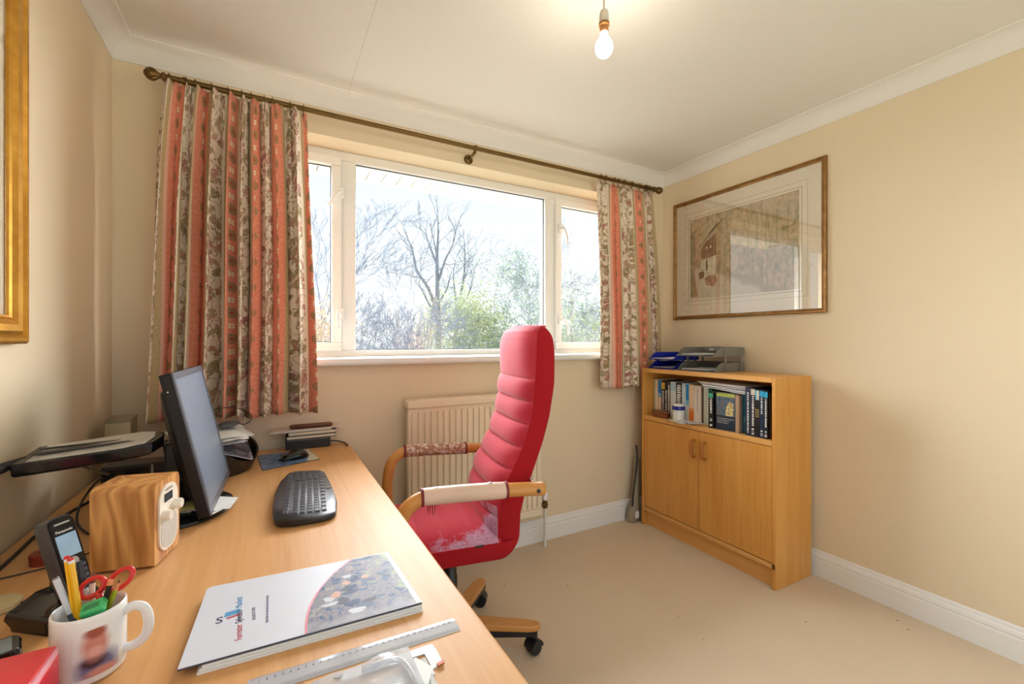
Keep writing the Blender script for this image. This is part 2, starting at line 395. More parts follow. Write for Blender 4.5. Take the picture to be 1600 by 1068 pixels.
dv2 = (((v / 0.105) + 0.5).fract() - 0.5) * 0.105
pet = ((du.abs() - 0.0055) * (du.abs() - 0.0055) + (dv2.abs() - 0.0055) * (dv2.abs() - 0.0055)).sqrt()
cor = g.mix(pet.lt(0.0052), cor, rgb(246, 232, 196))
c = g.mix(s.band(0.60, 0.91), c, cor)
c = g.mix(s.gt(0.91), c, bandcol)
g.color(c); g.bump(g.noise(g.vec(u, v), 900, 1), 0.1, 0.0005)
g.b.inputs['Sheen Weight'].default_value = 0.1
CURT = g.m
# daylight also glows through the cotton
tr = g.t.nodes.new('ShaderNodeBsdfTranslucent'); mxs = g.t.nodes.new('ShaderNodeMixShader'); mxs.inputs[0].default_value = 0.10
g.t.links.new(c.s, tr.inputs[0]); g.t.links.new(g.b.outputs[0], mxs.inputs[1]); g.t.links.new(tr.outputs[0], mxs.inputs[2])
g.t.links.new(mxs.outputs[0], g.t.nodes['Material Output'].inputs[0])

def curtain(label, xt0, xt1, xb0, xb1, y0, amp, nf, zb, seed, full, tail=None, uoff=0.0):
    rnd = random.Random(seed); nu, nv = nf * 16, 44; zt = 2.198
    t = thing('curtain', label, 'curtain', ((xt0 + xt1) / 2, y0, zb), group='pair of floral curtains')
    ph = [rnd.uniform(-0.9, 0.9) for _ in range(nf + 2)]; am = [rnd.uniform(0.5, 1.25) for _ in range(nf + 2)]
    warp = [rnd.uniform(0.55, 1.45) for _ in range(nf)]; tot = sum(warp)
    cum = [0]
    for w_ in warp: cum.append(cum[-1] + w_ / tot)
    m = MB(); m.uv = []
    for j in range(nv + 1):
        v = j / nv; z = zt + (zb - zt) * v
        e = v ** 0.7
        a, b = xt0 + (xb0 - xt0) * e, xt1 + (xb1 - xt1) * e
        head = max(0.0, 1 - v / 0.07)
        for i in range(nu + 1):
            q = i / nu * nf; k = min(nf - 1, int(q)); fr = q - k
            uu = cum[k] + (cum[k + 1] - cum[k]) * fr
            A = amp * (0.45 + 0.75 * min(1, v * 2.2)) * (am[k] * (1 - fr) + am[k + 1] * fr)
            ang = 2 * PI * q + 0.35 * math.sin(2.4 * v + ph[k] * 3)
            y = y0 - A * math.sin(ang) - 0.25 * A * math.sin(2 * ang + ph[k] * 2)
            y += head * 0.010 * math.sin(2 * PI * q * 3)
            x = a + (b - a) * uu + (b - a) / nf * 0.16 * min(1, v * 3) * math.sin(2 * ang + 0.6) + 0.010 * v * math.sin(3.1 * v + ph[k])
            zz = z
            if tail: zz = z + v * tail(uu)
            zz += v * 0.005 * math.sin(q * 1.7)
            m.v.append((x, y, zz)); m.uv.append((uoff + i / nu * full, zz))
    for j in range(nv):
        for i in range(nu):
            p = j * (nu + 1) + i; m.f.append((p, p + 1, p + nu + 2, p + nu + 1))
    cl_ = m.build('curtain_cloth', CURT, t, smooth=True, world=True)
    so = cl_.modifiers.new('thick', 'SOLIDIFY'); so.thickness = 0.0025; so.offset = 0
    xc = (xb0 + xb1) / 2 + 0.03
    MB().tube(smooth_path([(xc, y0 + 0.01, zb + 0.02), (xc + 0.004, y0 + 0.008, zb - 0.03), (xc - 0.006, y0 + 0.01, zb - 0.085)], 5), 0.0012, 5).build('tape_cord', PAPER, t, smooth=True, world=True)
    # rings
    M = Matrix.Rotation(PI / 2, 4, 'Y'); ring0 = None
    for k in range(nf + 1):
        x = xt0 + (xt1 - xt0) * (cum[k] if k <= nf else 1)
        x = min(max(x, xt0 + 0.012), xt1 - 0.012)
        L = WM[t.name].inverted() @ Matrix.Translation((x, 2.135, 2.218))
        if ring0 is None:
            rm = MB(); rings = []
            for i in range(16):
                aa = 2 * PI * i / 16; cx, cz = 0.0175 * math.cos(aa), 0.0175 * math.sin(aa)
                rings.append([(0.0022 * math.sin(bb), cx + 0.0022 * math.cos(bb) * math.cos(aa), cz + 0.0022 * math.cos(bb) * math.sin(aa)) for bb in [2 * PI * q_ / 6 for q_ in range(6)]])
            rings.append(rings[0]); rm.loft(rings, caps=False)
            rm.tube([(0, 0, -0.017), (0, 0, -0.034)], 0.0016, 6)
            ring0 = rm.build('curtain_ring', BRASS, t, smooth=True, local=L)
        else: dup(ring0, t, L)
    return t
curtain('wide coral and cream floral curtain hanging over the desk end', -0.36, 0.135, -0.425, 0.165, 2.116, 0.046, 10, 0.885, 4, 1.62, uoff=0.1)
curtain('narrow coral and cream floral curtain beside the bookcase', 1.79, 2.265, 1.80, 2.35, 2.157, 0.016, 9, 0.893, 9, 0.74, uoff=0.02)

# ceiling bulb
bl = thing('pendant_bulb', 'bare lit light bulb hanging from the ceiling', 'light bulb', (0.951, 1.11, ZC))
MB().lathe([(0.038, 0), (0.038, -0.012), (0.03, -0.022), (0.008, -0.028), (0.0045, -0.03)], 20).build('ceiling_rose', WHITE, bl, smooth=40)
rod('flex', plain('flex_cable', rgb(190, 180, 160), 0.5), bl, (0, 0, -0.025), (0, 0, -0.10), 0.003, 8)
MB().lathe([(0.006, -0.088), (0.013, -0.092), (0.0155, -0.105), (0.016, -0.128), (0.0145, -0.13)], 18).build('lamp_holder', plain('holder_plastic', rgb(205, 196, 178), 0.4), bl, smooth=40)
MB().lathe([(0.0145, -0.128), (0.0175, -0.131), (0.0175, -0.139), (0.014, -0.142), (0.014, -0.158), (0.0115, -0.162)], 18).build('brass_skirt', plain('copper_brass', rgb(150, 104, 58), 0.35, 0.5), bl, smooth=40)
MB().lathe([(0.0115, -0.158), (0.0125, -0.172), (0.018, -0.183), (0.026, -0.196), (0.0285, -0.210), (0.026, -0.225), (0.017, -0.236), (0.006, -0.2405), (0.0005, -0.241)], 20).build('glass_bulb', emit('lit_bulb', (1.0, 0.88, 0.72, 1), BULB), bl, smooth=True)

# radiator
rd = thing('radiator', 'cream ribbed panel radiator on the wall under the window', 'radiator', (0.98, 2.16, 0.21))
rx0, rx1, rz0, rz1 = 0.585, 1.375, 0.20, 0.905
box('back_panel', RADM, rd, rx0 + 0.01, rx1 - 0.01, 2.165, 2.20, rz0 + 0.02, rz1 - 0.03, 0.004, world=True)
box('front_sheet', RADM, rd, rx0 + 0.006, rx1 - 0.006, 2.14, 2.150, rz0, rz1 - 0.035, 0.003, world=True)
nr = 23; pw = (rx1 - rx0 - 0.03) / nr
fl = MB().loft([[(-0.011, 0.004, z), (-0.0075, -0.009, z), (0.0075, -0.009, z), (0.011, 0.004, z)] for z in (rz0 + 0.045, rz1 - 0.06)])
f0 = None
for k in range(nr):
    L = WM[rd.name].inverted() @ Matrix.Translation((rx0 + 0.015 + pw * (k + 0.5), 2.139, 0))
    if f0 is None: f0 = fl.build('rib', RADM, rd, local=L, bevel=0.002)
    else: dup(f0, rd, L)
box('top_cover', RADM, rd, rx0, rx1, 2.128, 2.205, rz1 - 0.042, rz1, 0.006, world=True)
box('bottom_edge', RADM, rd, rx0 + 0.004, rx1 - 0.004, 2.130, 2.152, rz0 - 0.004, rz0 + 0.035, 0.004, world=True)
for x in (rx0 + 0.12, rx1 - 0.12): box('wall_bracket', RADM, rd, x, x + 0.03, 2.195, 2.2325, rz0 + 0.08, rz1 - 0.1, world=True)
vp = rod('pipe', plain('white_pipe', rgb(230, 224, 210), 0.4), rd, (1.402, 2.155, 0.0), (1.402, 2.155, 0.25), 0.0085, 12, world=True)
v_ = MB(); v_.tube([(1.37, 2.155, 0.245), (1.415, 2.155, 0.245)], 0.012, 12); v_.tube([(1.402, 2.155, 0.225), (1.402, 2.155, 0.27)], 0.014, 12)
v_.build('valve_body', BRASS, rd, smooth=40, world=True)
MB().lathe([(0.010, 0), (0.016, 0.006), (0.017, 0.03), (0.013, 0.045), (0.004, 0.05)], 14, Matrix.Translation((1.402, 2.155, 0.268))).build('valve_cap', WHITE, rd, smooth=40, world=True)

# desk
dk = thing('desk', 'long beech desk along the left wall', 'desk', (-0.11, 1.3, 0))
DZ = 0.72; DX1 = 0.318
m = MB().prism([(-0.535, 0.42), (DX1 - 0.02, 0.42), (DX1, 0.44), (DX1, 2.19), (DX1 - 0.02, 2.213), (-0.535, 2.213)], DZ - 0.028, DZ)
m.build('desk_top', DESKW, dk, bevel=0.005, seg=3, world=True)
for y in (0.50, 2.12): box('end_panel', DESKW, dk, -0.50, DX1 - 0.06, y, y + 0.025, 0, DZ - 0.028, 0.002, world=True)
box('back_panel', DESKW, dk, -0.50, -0.48, 0.525, 2.12, 0.25, DZ - 0.028, 0.002, world=True)

# ------------------------------------------------------------------ bookcase against the right wall
BC = (2.118, 1.236, 0.0); BR = -R(0.9)          # near front corner; local x = depth towards the wall, y = along the wall
bk = thing('bookcase', 'low oak bookcase with one open shelf over two doors', 'bookcase', BC, BR)
BL, BD, BH, T = 0.881, 0.305, 1.022, 0.018
for y in (0.0, BL - T): box('side_panel', OAK, bk, 0, BD, y, y + T, 0, BH - 0.0, 0.002)
box('top_board', OAKY, bk, 0, BD, T, BL - T, BH - 0.026, BH, 0.002)
box('shelf_board', OAKY, bk, 0.0, BD - 0.008, T, BL - T, 0.688, 0.715, 0.003)
box('bottom_board', OAKY, bk, 0.0, BD - 0.008, T, BL - T, 0.098, 0.120, 0.003)
box('plinth_board', OAKY, bk, 0.03, 0.048, T, BL - T, 0, 0.098)
box('back_board', OAK, bk, BD - 0.008, BD, T, BL - T, 0.02, BH - 0.026)
mid = BL / 2
for y0, y1, hy in ((T + 0.002, mid - 0.0015, mid - 0.042), (mid + 0.0015, BL - T - 0.002, mid + 0.028)):
    d = box('door', OAK, bk, 0.004, 0.022, y0, y1, 0.124, 0.685, 0.002)
    hm = MB(); pth = smooth_path([(0.004, hy, 0.535), (-0.018, hy, 0.540), (-0.024, hy, 0.56), (-0.024, hy, 0.605), (-0.018, hy, 0.625), (0.004, hy, 0.630)], 4)
    hm.tube(pth, 0.0085, 8); hm.build('handle', plain('handle_wood', rgb(176, 104, 40), 0.35), d, smooth=True)
box('hinge_plate', BRASS, bk, -0.002, 0.001, 0.004, 0.016, 0.10, 0.125)

BM = WM[bk.name]
def onshelf(x, y, z=0.715): return tuple(BM @ Vector((x, y, z)))
COV = {}
def cover(c, rough=0.45): 
    k = 'book_cover_%d_%d_%d' % c
    return plain(k, rgb(*c), rough, var=0.04)
PAGES = plain('book_pages', rgb(228, 212, 184), 0.8, var=0.08, scale=300)
INK = plain('white_print', rgb(228, 228, 222), 0.6, var=0.02)
def marks(z0, z1, w, seed, gap=0.25):
    rnd = random.Random(seed); m = MB(); z = z0
    while z < z1:
        l = rnd.uniform(0.004, 0.011); l = min(l, z1 - z)
        m.box(-0.0006, 0.0002, -w * rnd.uniform(0.35, 0.5), w * rnd.uniform(0.35, 0.5), z, z + l); z += l + rnd.uniform(0.0015, 0.005)
    return m
def book(label, y1, y0, h, depth, xs, col, bands=(), text=None, lean=0.0, tcol=None, pages=True, group='books on the open shelf'):
    """spine faces the room; y0 < y1 along the shelf, local to the bookcase"""
    t = (y1 - y0) - 0.0008; p = onshelf(xs, (y0 + y1) / 2)
    b = thing('book', label, 'book', p, BR, group); cm = cover(col)
    cv = MB(); k = min(0.002, t * 0.2)
    cv.box(0, k, -t / 2, t / 2, 0, h); cv.box(k, depth, -t / 2, -t / 2 + k, 0, h); cv.box(k, depth, t / 2 - k, t / 2, 0, h)
    c = cv.build('cover', cm, b)
    MB().box(k, depth - 0.004, -t / 2 + k, t / 2 - k, 0.003, h - 0.003).build('pages', PAGES, b)
    for z0, z1, bc in bands:
        MB().box(-0.0004, 0.0004, -t / 2 - 0.0001, t / 2 + 0.0001, z0 * h, z1 * h).build('spine_band', cover(bc), c)
    if text:
        for k_, (z0, z1, f) in enumerate(text): marks(z0 * h, z1 * h, t * f, hash(label) % 97 + k_ if False else len(label) * 7 + k_).build('spine_print', tcol or INK, c)
    return b
def ly(y): return y - BC[1]       # world y to the bookcase's own y
GOLDINK = plain('pale_gold_print', rgb(214, 186, 110), 0.5)
XS = 0.085
book('thin pale green book at the far end of the shelf', ly(2.095), ly(2.084), 0.232, 0.16, XS, (170, 190, 140))
book('cream-spined book next to the thin pale green one', ly(2.083), ly(2.058), 0.230, 0.16, XS, (236, 216, 190), [(0.6, 0.75, (240, 230, 220))])
book('cream book with a blue-topped spine near the shelf end', ly(2.057), ly(2.029), 0.234, 0.16, XS, (232, 206, 176), [(0.62, 0.99, (40, 130, 200)), (0.5, 0.62, (130, 180, 215))])
book('black book with a yellow emblem at the top of its spine', ly(2.028), ly(2.000), 0.228, 0.16, XS, (26, 24, 26), [(0.76, 0.95, (214, 180, 70))], [(0.06, 0.72, 0.5)])
book('black book with close white lettering beside the yellow-emblem book', ly(1.999), ly(1.979), 0.226, 0.16, XS, (34, 30, 32), [], [(0.06, 0.74, 0.7)])
book('dark grey paperback behind the pot, left of the pale blue book', ly(1.978), ly(1.955), 0.226, 0.16, XS, (70, 66, 70), [], [(0.1, 0.9, 0.6)])
book('pale blue-white book behind the blue-banded pot', ly(1.954), ly(1.910), 0.226, 0.16, XS, (214, 222, 220), [(0.75, 0.97, (176, 204, 216))])
book('black and white checker-lettered book right behind the pot', ly(1.909), ly(1.866), 0.222, 0.16, XS, (24, 26, 34), [(0.0, 0.35, (216, 214, 206))], [(0.4, 0.96, 0.75)])
book('book with sky-blue top fading into a white spine', ly(1.865), ly(1.836), 0.224, 0.16, XS, (214, 228, 234), [(0.9, 0.98, (190, 214, 228))])
book('bright blue-topped book beside the orange and cream book', ly(1.835), ly(1.812), 0.226, 0.16, XS, (226, 226, 220), [(0.55, 0.98, (32, 140, 210)), (0.42, 0.55, (130, 186, 220))])
book('orange and cream book right of the pot', ly(1.811), ly(1.777), 0.220, 0.16, XS, (238, 208, 172), [(0.0, 0.28, (228, 122, 40)), (0.28, 0.36, (236, 160, 90))])
book('thick white file with a dotted edge in mid shelf', ly(1.776), ly(1.724), 0.218, 0.18, XS, (232, 222, 210), [], [(0.3, 0.9, 0.08)], tcol=plain('grey_print', rgb(120, 110, 104), 0.6))
book('thin brown book right of the thick white file', ly(1.723), ly(1.709), 0.206, 0.16, XS, (96, 70, 56))
book('pale green and white folder in mid shelf', ly(1.708), ly(1.690), 0.214, 0.18, XS, (206, 214, 196))
book('white folder between pale and dark green ones', ly(1.689), ly(1.676), 0.212, 0.18, XS, (230, 232, 228))
book('dark green folder in mid shelf', ly(1.675), ly(1.654), 0.222, 0.18, XS, (28, 112, 78))
book('thin tan book right of the dark green folder', ly(1.653), ly(1.641), 0.196, 0.16, XS, (190, 156, 120))
XN = 0.022
def nb(y): return ly(1.282 + (y - 1.269) * (1.448 - 1.282) / (1.448 - 1.269))
book('black paperback with a green top left of the statue-cover book', ly(1.624), ly(1.596), 0.196, 0.14, XN, (24, 24, 28), [(0.86, 0.99, (60, 170, 130))], [(0.42, 0.84, 0.5), (0.05, 0.12, 0.6), (0.2, 0.27, 0.6)])
# book shown face on
t = thing('book', 'dark blue paperback standing face out with pale statues on its cover', 'book', onshelf(0.034, ly(1.468)), BR + R(2), 'books on the open shelf')
COVB = plain('book_cover_navy', rgb(36, 52, 72), 0.4, var=0.12, scale=20)
cvr = box('cover', COVB, t, 0, 0.002, 0, 0.116, 0, 0.202); box('pages', PAGES, t, 0.002, 0.026, 0.001, 0.115, 0.002, 0.200)
box('back_cover', COVB, t, 0.026, 0.028, 0, 0.116, 0, 0.202)
box('cover_panel', plain('cover_panel_green', rgb(178, 188, 92), 0.45, var=0.25, scale=60), cvr, -0.0005, 0.0002, 0.004, 0.112, 0.180, 0.200)
g = G('cover_painting', 0.45); n = g.noise(g.coord(), 45, 4); g.color(g.ramp(n, [(0.3, rgb(52, 74, 92)), (0.5, rgb(92, 116, 130)), (0.62, rgb(120, 104, 110)), (0.75, rgb(70, 96, 112))]))
box('cover_picture', g.m, cvr, -0.0006, 0.0001, 0.003, 0.113, 0.078, 0.181)
g = G('cover_statues', 0.5); n = g.noise(g.coord(), 90, 3); g.color(g.mix(n.step(0.35, 0.7), rgb(240, 224, 164), rgb(150, 120, 66)))
poly = [(0.062, 0.080), (0.056, 0.092), (0.058, 0.108), (0.052, 0.118), (0.056, 0.126), (0.048, 0.134), (0.044, 0.146), (0.038, 0.150), (0.034, 0.160), (0.028, 0.152), (0.020, 0.150), (0.010, 0.144), (0.016, 0.130), (0.010, 0.116), (0.016, 0.104), (0.014, 0.086), (0.022, 0.080)]
Mx = Matrix(((0, 0, 1, 0), (1, 0, 0, 0), (0, 1, 0, 0), (0, 0, 0, 1)))
MB().prism(poly, -0.0012, -0.0004, Mx).build('printed_statues', g.m, cvr)
TM = Matrix.Translation((-0.0007, 0.108, 0)) @ Matrix(((0, 0, -1, 0), (-1, 0, 0, 0), (0, 1, 0, 0), (0, 0, 0, 1)))
for k, s_ in enumerate(('The Scientific Revolution', 'and the Origins of', 'Modern Science')):
    lettering('cover_title', s_, 0.0098, INK, cvr, Matrix.Translation((0, 0, 0.060 - 0.0115 * k)) @ TM)
book('tan-edged paperback right of the statue-cover book', ly(1.464), ly(1.444), 0.196, 0.14, XN + 0.004, (178, 146, 118))
book('teal book right of the tan-edged paperback', nb(1.443), nb(1.414), 0.200, 0.15, XN + 0.03, (18, 96, 132), [(0.0, 0.05, (30, 70, 90))], [(0.3, 0.45, 0.3)], tcol=plain('teal_print', rgb(90, 170, 180), 0.5))
book('thin maroon book left of the row of navy books', nb(1.413), nb(1.404), 0.200, 0.15, XN + 0.02, (96, 40, 52))
book('navy book with long pale lettering, first of the dark row', nb(1.403), nb(1.371), 0.244, 0.17, XN, (36, 46, 66), [], [(0.06, 0.92, 0.3)])
book('black book with a cream block on top of its spine', nb(1.370), nb(1.346), 0.244, 0.17, XN, (28, 28, 34), [(0.86, 0.98, (214, 204, 184))], [(0.22, 0.84, 0.5), (0.04, 0.1, 0.7), (0.13, 0.17, 0.6)])
for k, c in enumerate(((90, 180, 210), (220, 224, 216), (200, 196, 180))):
    lab = ('thin black booklet with a light blue top edge', 'thin black booklet with a white top edge', 'thin black booklet with a cream top edge')[k]
    book(lab, nb(1.345 - 0.0078 * k), nb(1.338 - 0.0078 * k), 0.240, 0.17, XN, (30, 26, 28), [(0.78, 0.98, c)], [(0.42, 0.6, 0.6)], tcol=GOLDINK)
book('blue-black book with a bright blue square on its spine', nb(1.3205), nb(1.297), 0.240, 0.17, XN, (24, 46, 74), [(0.86, 0.97, (40, 160, 206))], [(0.5, 0.84, 0.4), (0.05, 0.1, 0.6), (0.13, 0.16, 0.6)])
book('black book with a bright blue square, nearest the end panel', nb(1.296), nb(1.276), 0.238, 0.17, XN, (26, 26, 32), [(0.85, 0.97, (40, 168, 206))], [(0.24, 0.82, 0.5), (0.04, 0.1, 0.8), (0.13, 0.16, 0.6)])
book('thin brown book against the near end panel', nb(1.2755), nb(1.269), 0.222, 0.17, XN + 0.01, (70, 50, 40))

# loose papers lying on top of the books
pp = thing('paper_stack', 'stack of white papers lying flat on top of the shelved books', 'papers', onshelf(0.05, ly(1.53), 0.925), BR)
rnd = random.Random(3)
for k in range(5):
    z = 0.0015 + 0.0075 * k; o = rnd.uniform(-0.012, 0.012); sh = 0.03 * k - 0.02
    pts = []; nn = 12
    top = [(yy, z + 0.004 * math.sin(6 * (yy + sh)) + 0.0008 + (0.004 if k < 2 else 0) * math.sin(18 * yy)) for yy in [-0.15 + 0.30 * i / nn + sh * 0.4 for i in range(nn + 1)]]
    th = rnd.choice((0.003, 0.005))
    rings = [[(x_, yy, zz) for x_, zz in ((o, z_), (0.19 + o, z_), (0.19 + o, z_ + th), (o, z_ + th))] for yy, z_ in top]
    MB().loft(rings).build('sheet_bundle', PAPER, pp)
box('dark_notebook', plain('dark_brown_cover', rgb(52, 40, 38), 0.5), pp, 0.015, 0.17, -0.155, -0.045, 0.0415, 0.0535) if False else None

# small things at the front of the shelf
t = thing('lidded_pot', 'white china pot with a blue band round its top', 'pot', onshelf(0.045, ly(1.855)))
CHINA = plain('white_china', rgb(236, 234, 226), 0.15, var=0.02)
MB().lathe([(0.030, 0), (0.034, 0.003), (0.034, 0.010), (0.0335, 0.012), (0.0335, 0.070), (0.036, 0.073), (0.036, 0.079)], 28).build('pot_body', CHINA, t, smooth=35)
MB().lathe([(0.0364, 0.066), (0.0368, 0.068), (0.0368, 0.088), (0.0364, 0.090)], 28).build('blue_band', plain('cobalt_glaze', rgb(36, 44, 150), 0.15, var=0.3, scale=50), t, smooth=35)
MB().lathe([(0.0355, 0.088), (0.034, 0.094), (0.026, 0.100), (0.010, 0.104), (0.001, 0.105)], 28).build('pot_lid', CHINA, t, smooth=True)
t = thing('trinket_box', 'small oval brown wooden box on the shelf beside the pot', 'box', onshelf(0.04, ly(1.99)))
def oval(a, b, z0, z1): return [[(a * s * math.cos(q), b * s * math.sin(q), z) for q in [2 * PI * i / 24 for i in range(24)]] for s, z in ((0.94, z0), (1, z0 + 0.003), (1, z1 - 0.003), (0.94, z1))]
RW = wood('reddish_wood', rgb(150, 84, 40), rgb(110, 56, 24), 'Y', 60, 0.3)
MB().loft(oval(0.030, 0.062, 0, 0.024)).build('box_base', RW, t, smooth=40); MB().loft(oval(0.031, 0.064, 0.0245, 0.042)).build('box_lid', RW, t, smooth=40)
t = thing('leaflet', 'folded printed leaflet hanging over the shelf edge under the pot', 'leaflet', onshelf(0.03, ly(1.78), 0.7155))
g = G('leaflet_print', 0.4); n = g.noise(g.coord(), 60, 3); g.color(g.ramp(n, [(0.35, rgb(70, 80, 96)), (0.45, rgb(216, 218, 220)), (0.62, rgb(232, 232, 228)), (0.72, rgb(120, 130, 144))]))
for k in range(2):
    q = [(-0.03 - 0.02 * k, 0.14 - 0.05 * k), (-0.085 + 0.006 * k, -0.035), (0.0, -0.12 + 0.03 * k), (0.04, 0.08)]
    zz = [0.001, 0.004, 0.014, 0.001]
    m = MB(); vs_ = [(x, y, z + 0.0015 * k) for (x, y), z in zip(q, zz)]; m.add(vs_ + [(x, y, z + 0.001) for x, y, z in vs_], [(3, 2, 1, 0), (4, 5, 6, 7), (0, 1, 5, 4), (1, 2, 6, 5), (2, 3, 7, 6), (3, 0, 4, 7)])
    m.build('leaflet_page', g.m, t)

# letter trays on top
def tray_mesh(w, d, h, cut):
    """open front at -x; side walls with a swept front end"""
    m = MB(); t = 0.003
    m.box(0, d, -w / 2, w / 2, 0, t)
    prof = [(0.0, t), (0.02, h * 0.25), (0.045, h * 0.75), (0.07, h), (d, h), (d, t)]
    for y in (-w / 2, w / 2 - t):
        A = Matrix.Translation((0, y + t, 0)) @ Matrix.Rotation(PI / 2, 4, 'X'); m.prism(prof, 0, t, A)
    m.box(d - t, d, -w / 2, w / 2, t, h); return m
def trays(name, label, mat, x, y, w, d, h, gap, rz, posts):
    t = thing(name, label, 'letter tray', onshelf(x, y, BH), BR + rz)
    for k in range(2): tray_mesh(w, d, h, 0).build('tray', mat, t, local=Matrix.Translation((0, 0, k * gap)), bevel=0.001)
    if posts:
        for px in (d * 0.38, d * 0.86):
            for py in (-w / 2 - 0.004, w / 2): box('riser', mat, t, px - 0.008, px + 0.008, py, py + 0.004, 0.004, gap + h, 0.001)
    return t
tg = trays('letter_trays', 'two stacked grey letter trays on top of the bookcase', GREYP, 0.020, ly(1.724), 0.255, 0.276, 0.052, 0.088, 0.0, True)
tb = trays('letter_trays', 'two stacked blue letter trays behind the curtain edge on the bookcase', BLUEP, 0.026, ly(1.985), 0.20, 0.235, 0.045, 0.058, 0.0, True)
def sheet(name, label, parent_t, x0, x1, y0, y1, z, seed, n=3, cat='papers'):
    t = thing(name, label, cat, tuple(WM[parent_t.name] @ Vector(((x0 + x1) / 2, (y0 + y1) / 2, z))), BR); r_ = random.Random(seed); a, b = (x1 - x0) / 2, (y1 - y0) / 2
    for k in range(n):
        rz = r_.uniform(-0.12, 0.12); ww = [r_.uniform(0, 0.006) for _ in range(6)]
        rings = [[(x, y, z_) for y, z_ in ((-b, 0.0008 + 0.0035 * k + ww[i]), (b, 0.0008 + 0.0035 * k + ww[i] * 0.5), (b, 0.002 + 0.0035 * k + ww[i] * 0.5), (-b, 0.002 + 0.0035 * k + ww[i]))] for i, x in enumerate([-a + 2 * a * q / 5 for q in range(6)])]
        MB().loft(rings, M=Matrix.Rotation(rz, 4, 'Z')).build('paper_sheet', PAPER, t)
    return t
sheet('loose_papers', 'white papers lying in the lower grey letter tray', tg, 0.015, 0.21, -0.10, 0.10, 0.0035, 5)
sheet('loose_papers', 'white papers lying in the upper grey letter tray', tg, 0.015, 0.21, -0.10, 0.10, 0.0915, 6)
sheet('loose_papers', 'white papers lying in the upper blue letter tray', tb, 0.01, 0.2, -0.08, 0.08, 0.0615, 7, 2)
sheet('loose_papers', 'white papers lying in the lower blue letter tray', tb, 0.02, 0.19, -0.08, 0.08, 0.0035, 8, 2)
t = thing('glasses_case', 'small grey spectacle case lying in the upper grey tray', 'case', tuple(WM[tg.name] @ Vector((0.20, 0.02, 0.105))), BR)
MB().loft([[(0.024 * s * math.cos(q), y, 0.02 + 0.02 * s * math.sin(q)) for q in [2 * PI * i / 14 for i in range(14)]] for y, s in ((-0.075, 0.5), (-0.065, 0.9), (0, 1.0), (0.05, 0.8), (0.06, 0.4))]).build('case_shell', plain('grey_case', rgb(110, 108, 100), 0.4), t, smooth=50)
box('case_clip', SILVER, t, -0.027, -0.018, -0.012, 0.012, 0.014, 0.028, 0.001)

# appliance tucked between bookcase and wall
t = thing('upright_appliance', 'grey upright appliance leaning in the corner beside the bookcase', 'appliance', (2.115, 2.178, 0))
MB().loft([[(cx + a * math.cos(q), b * math.sin(q), z) for q in [2 * PI * i / 18 for i in range(18)]] for cx, a, b, z in ((-0.005, 0.046, 0.032, 0.004), (0, 0.05, 0.035, 0.012), (0.003, 0.048, 0.034, 0.07), (0.018, 0.032, 0.027, 0.14), (0.03, 0.024, 0.02, 0.3), (0.034, 0.018, 0.016, 0.42))]).build('body', plain('warm_grey_plastic', rgb(150, 138, 112), 0.4), t, smooth=40)
box('white_switch', WHITE, t, -0.012, 0.016, -0.040, -0.030, 0.03, 0.075, 0.003)
MB().tube(smooth_path([(-0.03, -0.026, 0.11), (-0.02, -0.024, 0.2), (0.005, -0.02, 0.32), (0.02, -0.018, 0.43), (0.03, 0, 0.5)], 5), 0.006, 8).build('hose', BLACK, t, smooth=True)

# ------------------------------------------------------------------ pictures
def mitred(wd, ht, prof, name, mat, parent):
    """prof: (inset from the outer edge, height off the wall); local x,y in the picture plane, z off the wall"""
    m = MB(); rings = []
    for sx, sy in ((-1, -1), (1, -1), (1, 1), (-1, 1), (-1, -1)): rings.append([(sx * (wd / 2 - i), sy * (ht / 2 - i), z) for i, z in prof])
    m.loft(rings, caps=False); return m.build(name, mat, parent, smooth=25)
def picture(label, centre, wd, ht, xaxis, prof, mat, mount, art, artw, arth, artoff=(0, 0), glass=True):
    M = frame_of(centre, xaxis, (0, 0, 1)); o = bpy.data.objects.new('framed_picture', None); reg(o, None, M); tag(o, label, 'picture')
    fr = mitred(wd, ht, prof, 'frame', mat, o); d = prof[-1][0]
    box('backing', plain('picture_backing', rgb(120, 90, 60), 0.8), o, -wd / 2 + 0.004, wd / 2 - 0.004, -ht / 2 + 0.004, ht / 2 - 0.004, 0.0005, 0.004)
    mo = box('mount_board', mount, o, -wd / 2 + d * 0.7, wd / 2 - d * 0.7, -ht / 2 + d * 0.7, ht / 2 - d * 0.7, 0.0042, 0.0065)
    if art:
        bx, by = artoff
        a = box('artwork', art, o, bx - artw / 2, bx + artw / 2, by - arth / 2, by + arth / 2, 0.0066, 0.0072)
        LINE = plain('mount_line', rgb(130, 120, 96), 0.7)
        for off, tck in ((0.014, 0.0022), (0.042, 0.0012)):
            q = MB(); X, Y = artw / 2 + off, arth / 2 + off
            for x0, x1, y0, y1 in ((-X, X, Y - tck, Y), (-X, X, -Y, -Y + tck), (-X, -X + tck, -Y, Y), (X - tck, X, -Y, Y)): q.box(bx + x0, bx + x1, by + y0, by + y1, 0.0064, 0.0068)
            q.build('ruled_line', LINE, mo)
    if glass: box('picture_glass', PICGLASS, o, -wd / 2 + d * 0.8, wd / 2 - d * 0.8, -ht / 2 + d * 0.8, ht / 2 - d * 0.8, 0.0095, 0.0115)
    return o
MOUNT = plain('cream_mount', rgb(238, 226, 202), 0.8, var=0.01)
g = G('watercolour', 0.8); X, Y, Z = g.xyz(); co = g.coord()
n1 = g.noise(co, 9, 5, 0.6, 1.0); n2 = g.noise(g.scaled((1, 0.6, 1)), 40, 4, 0.7); n3 = g.noise(g.scaled((3, 0.25, 1)), 18, 3)
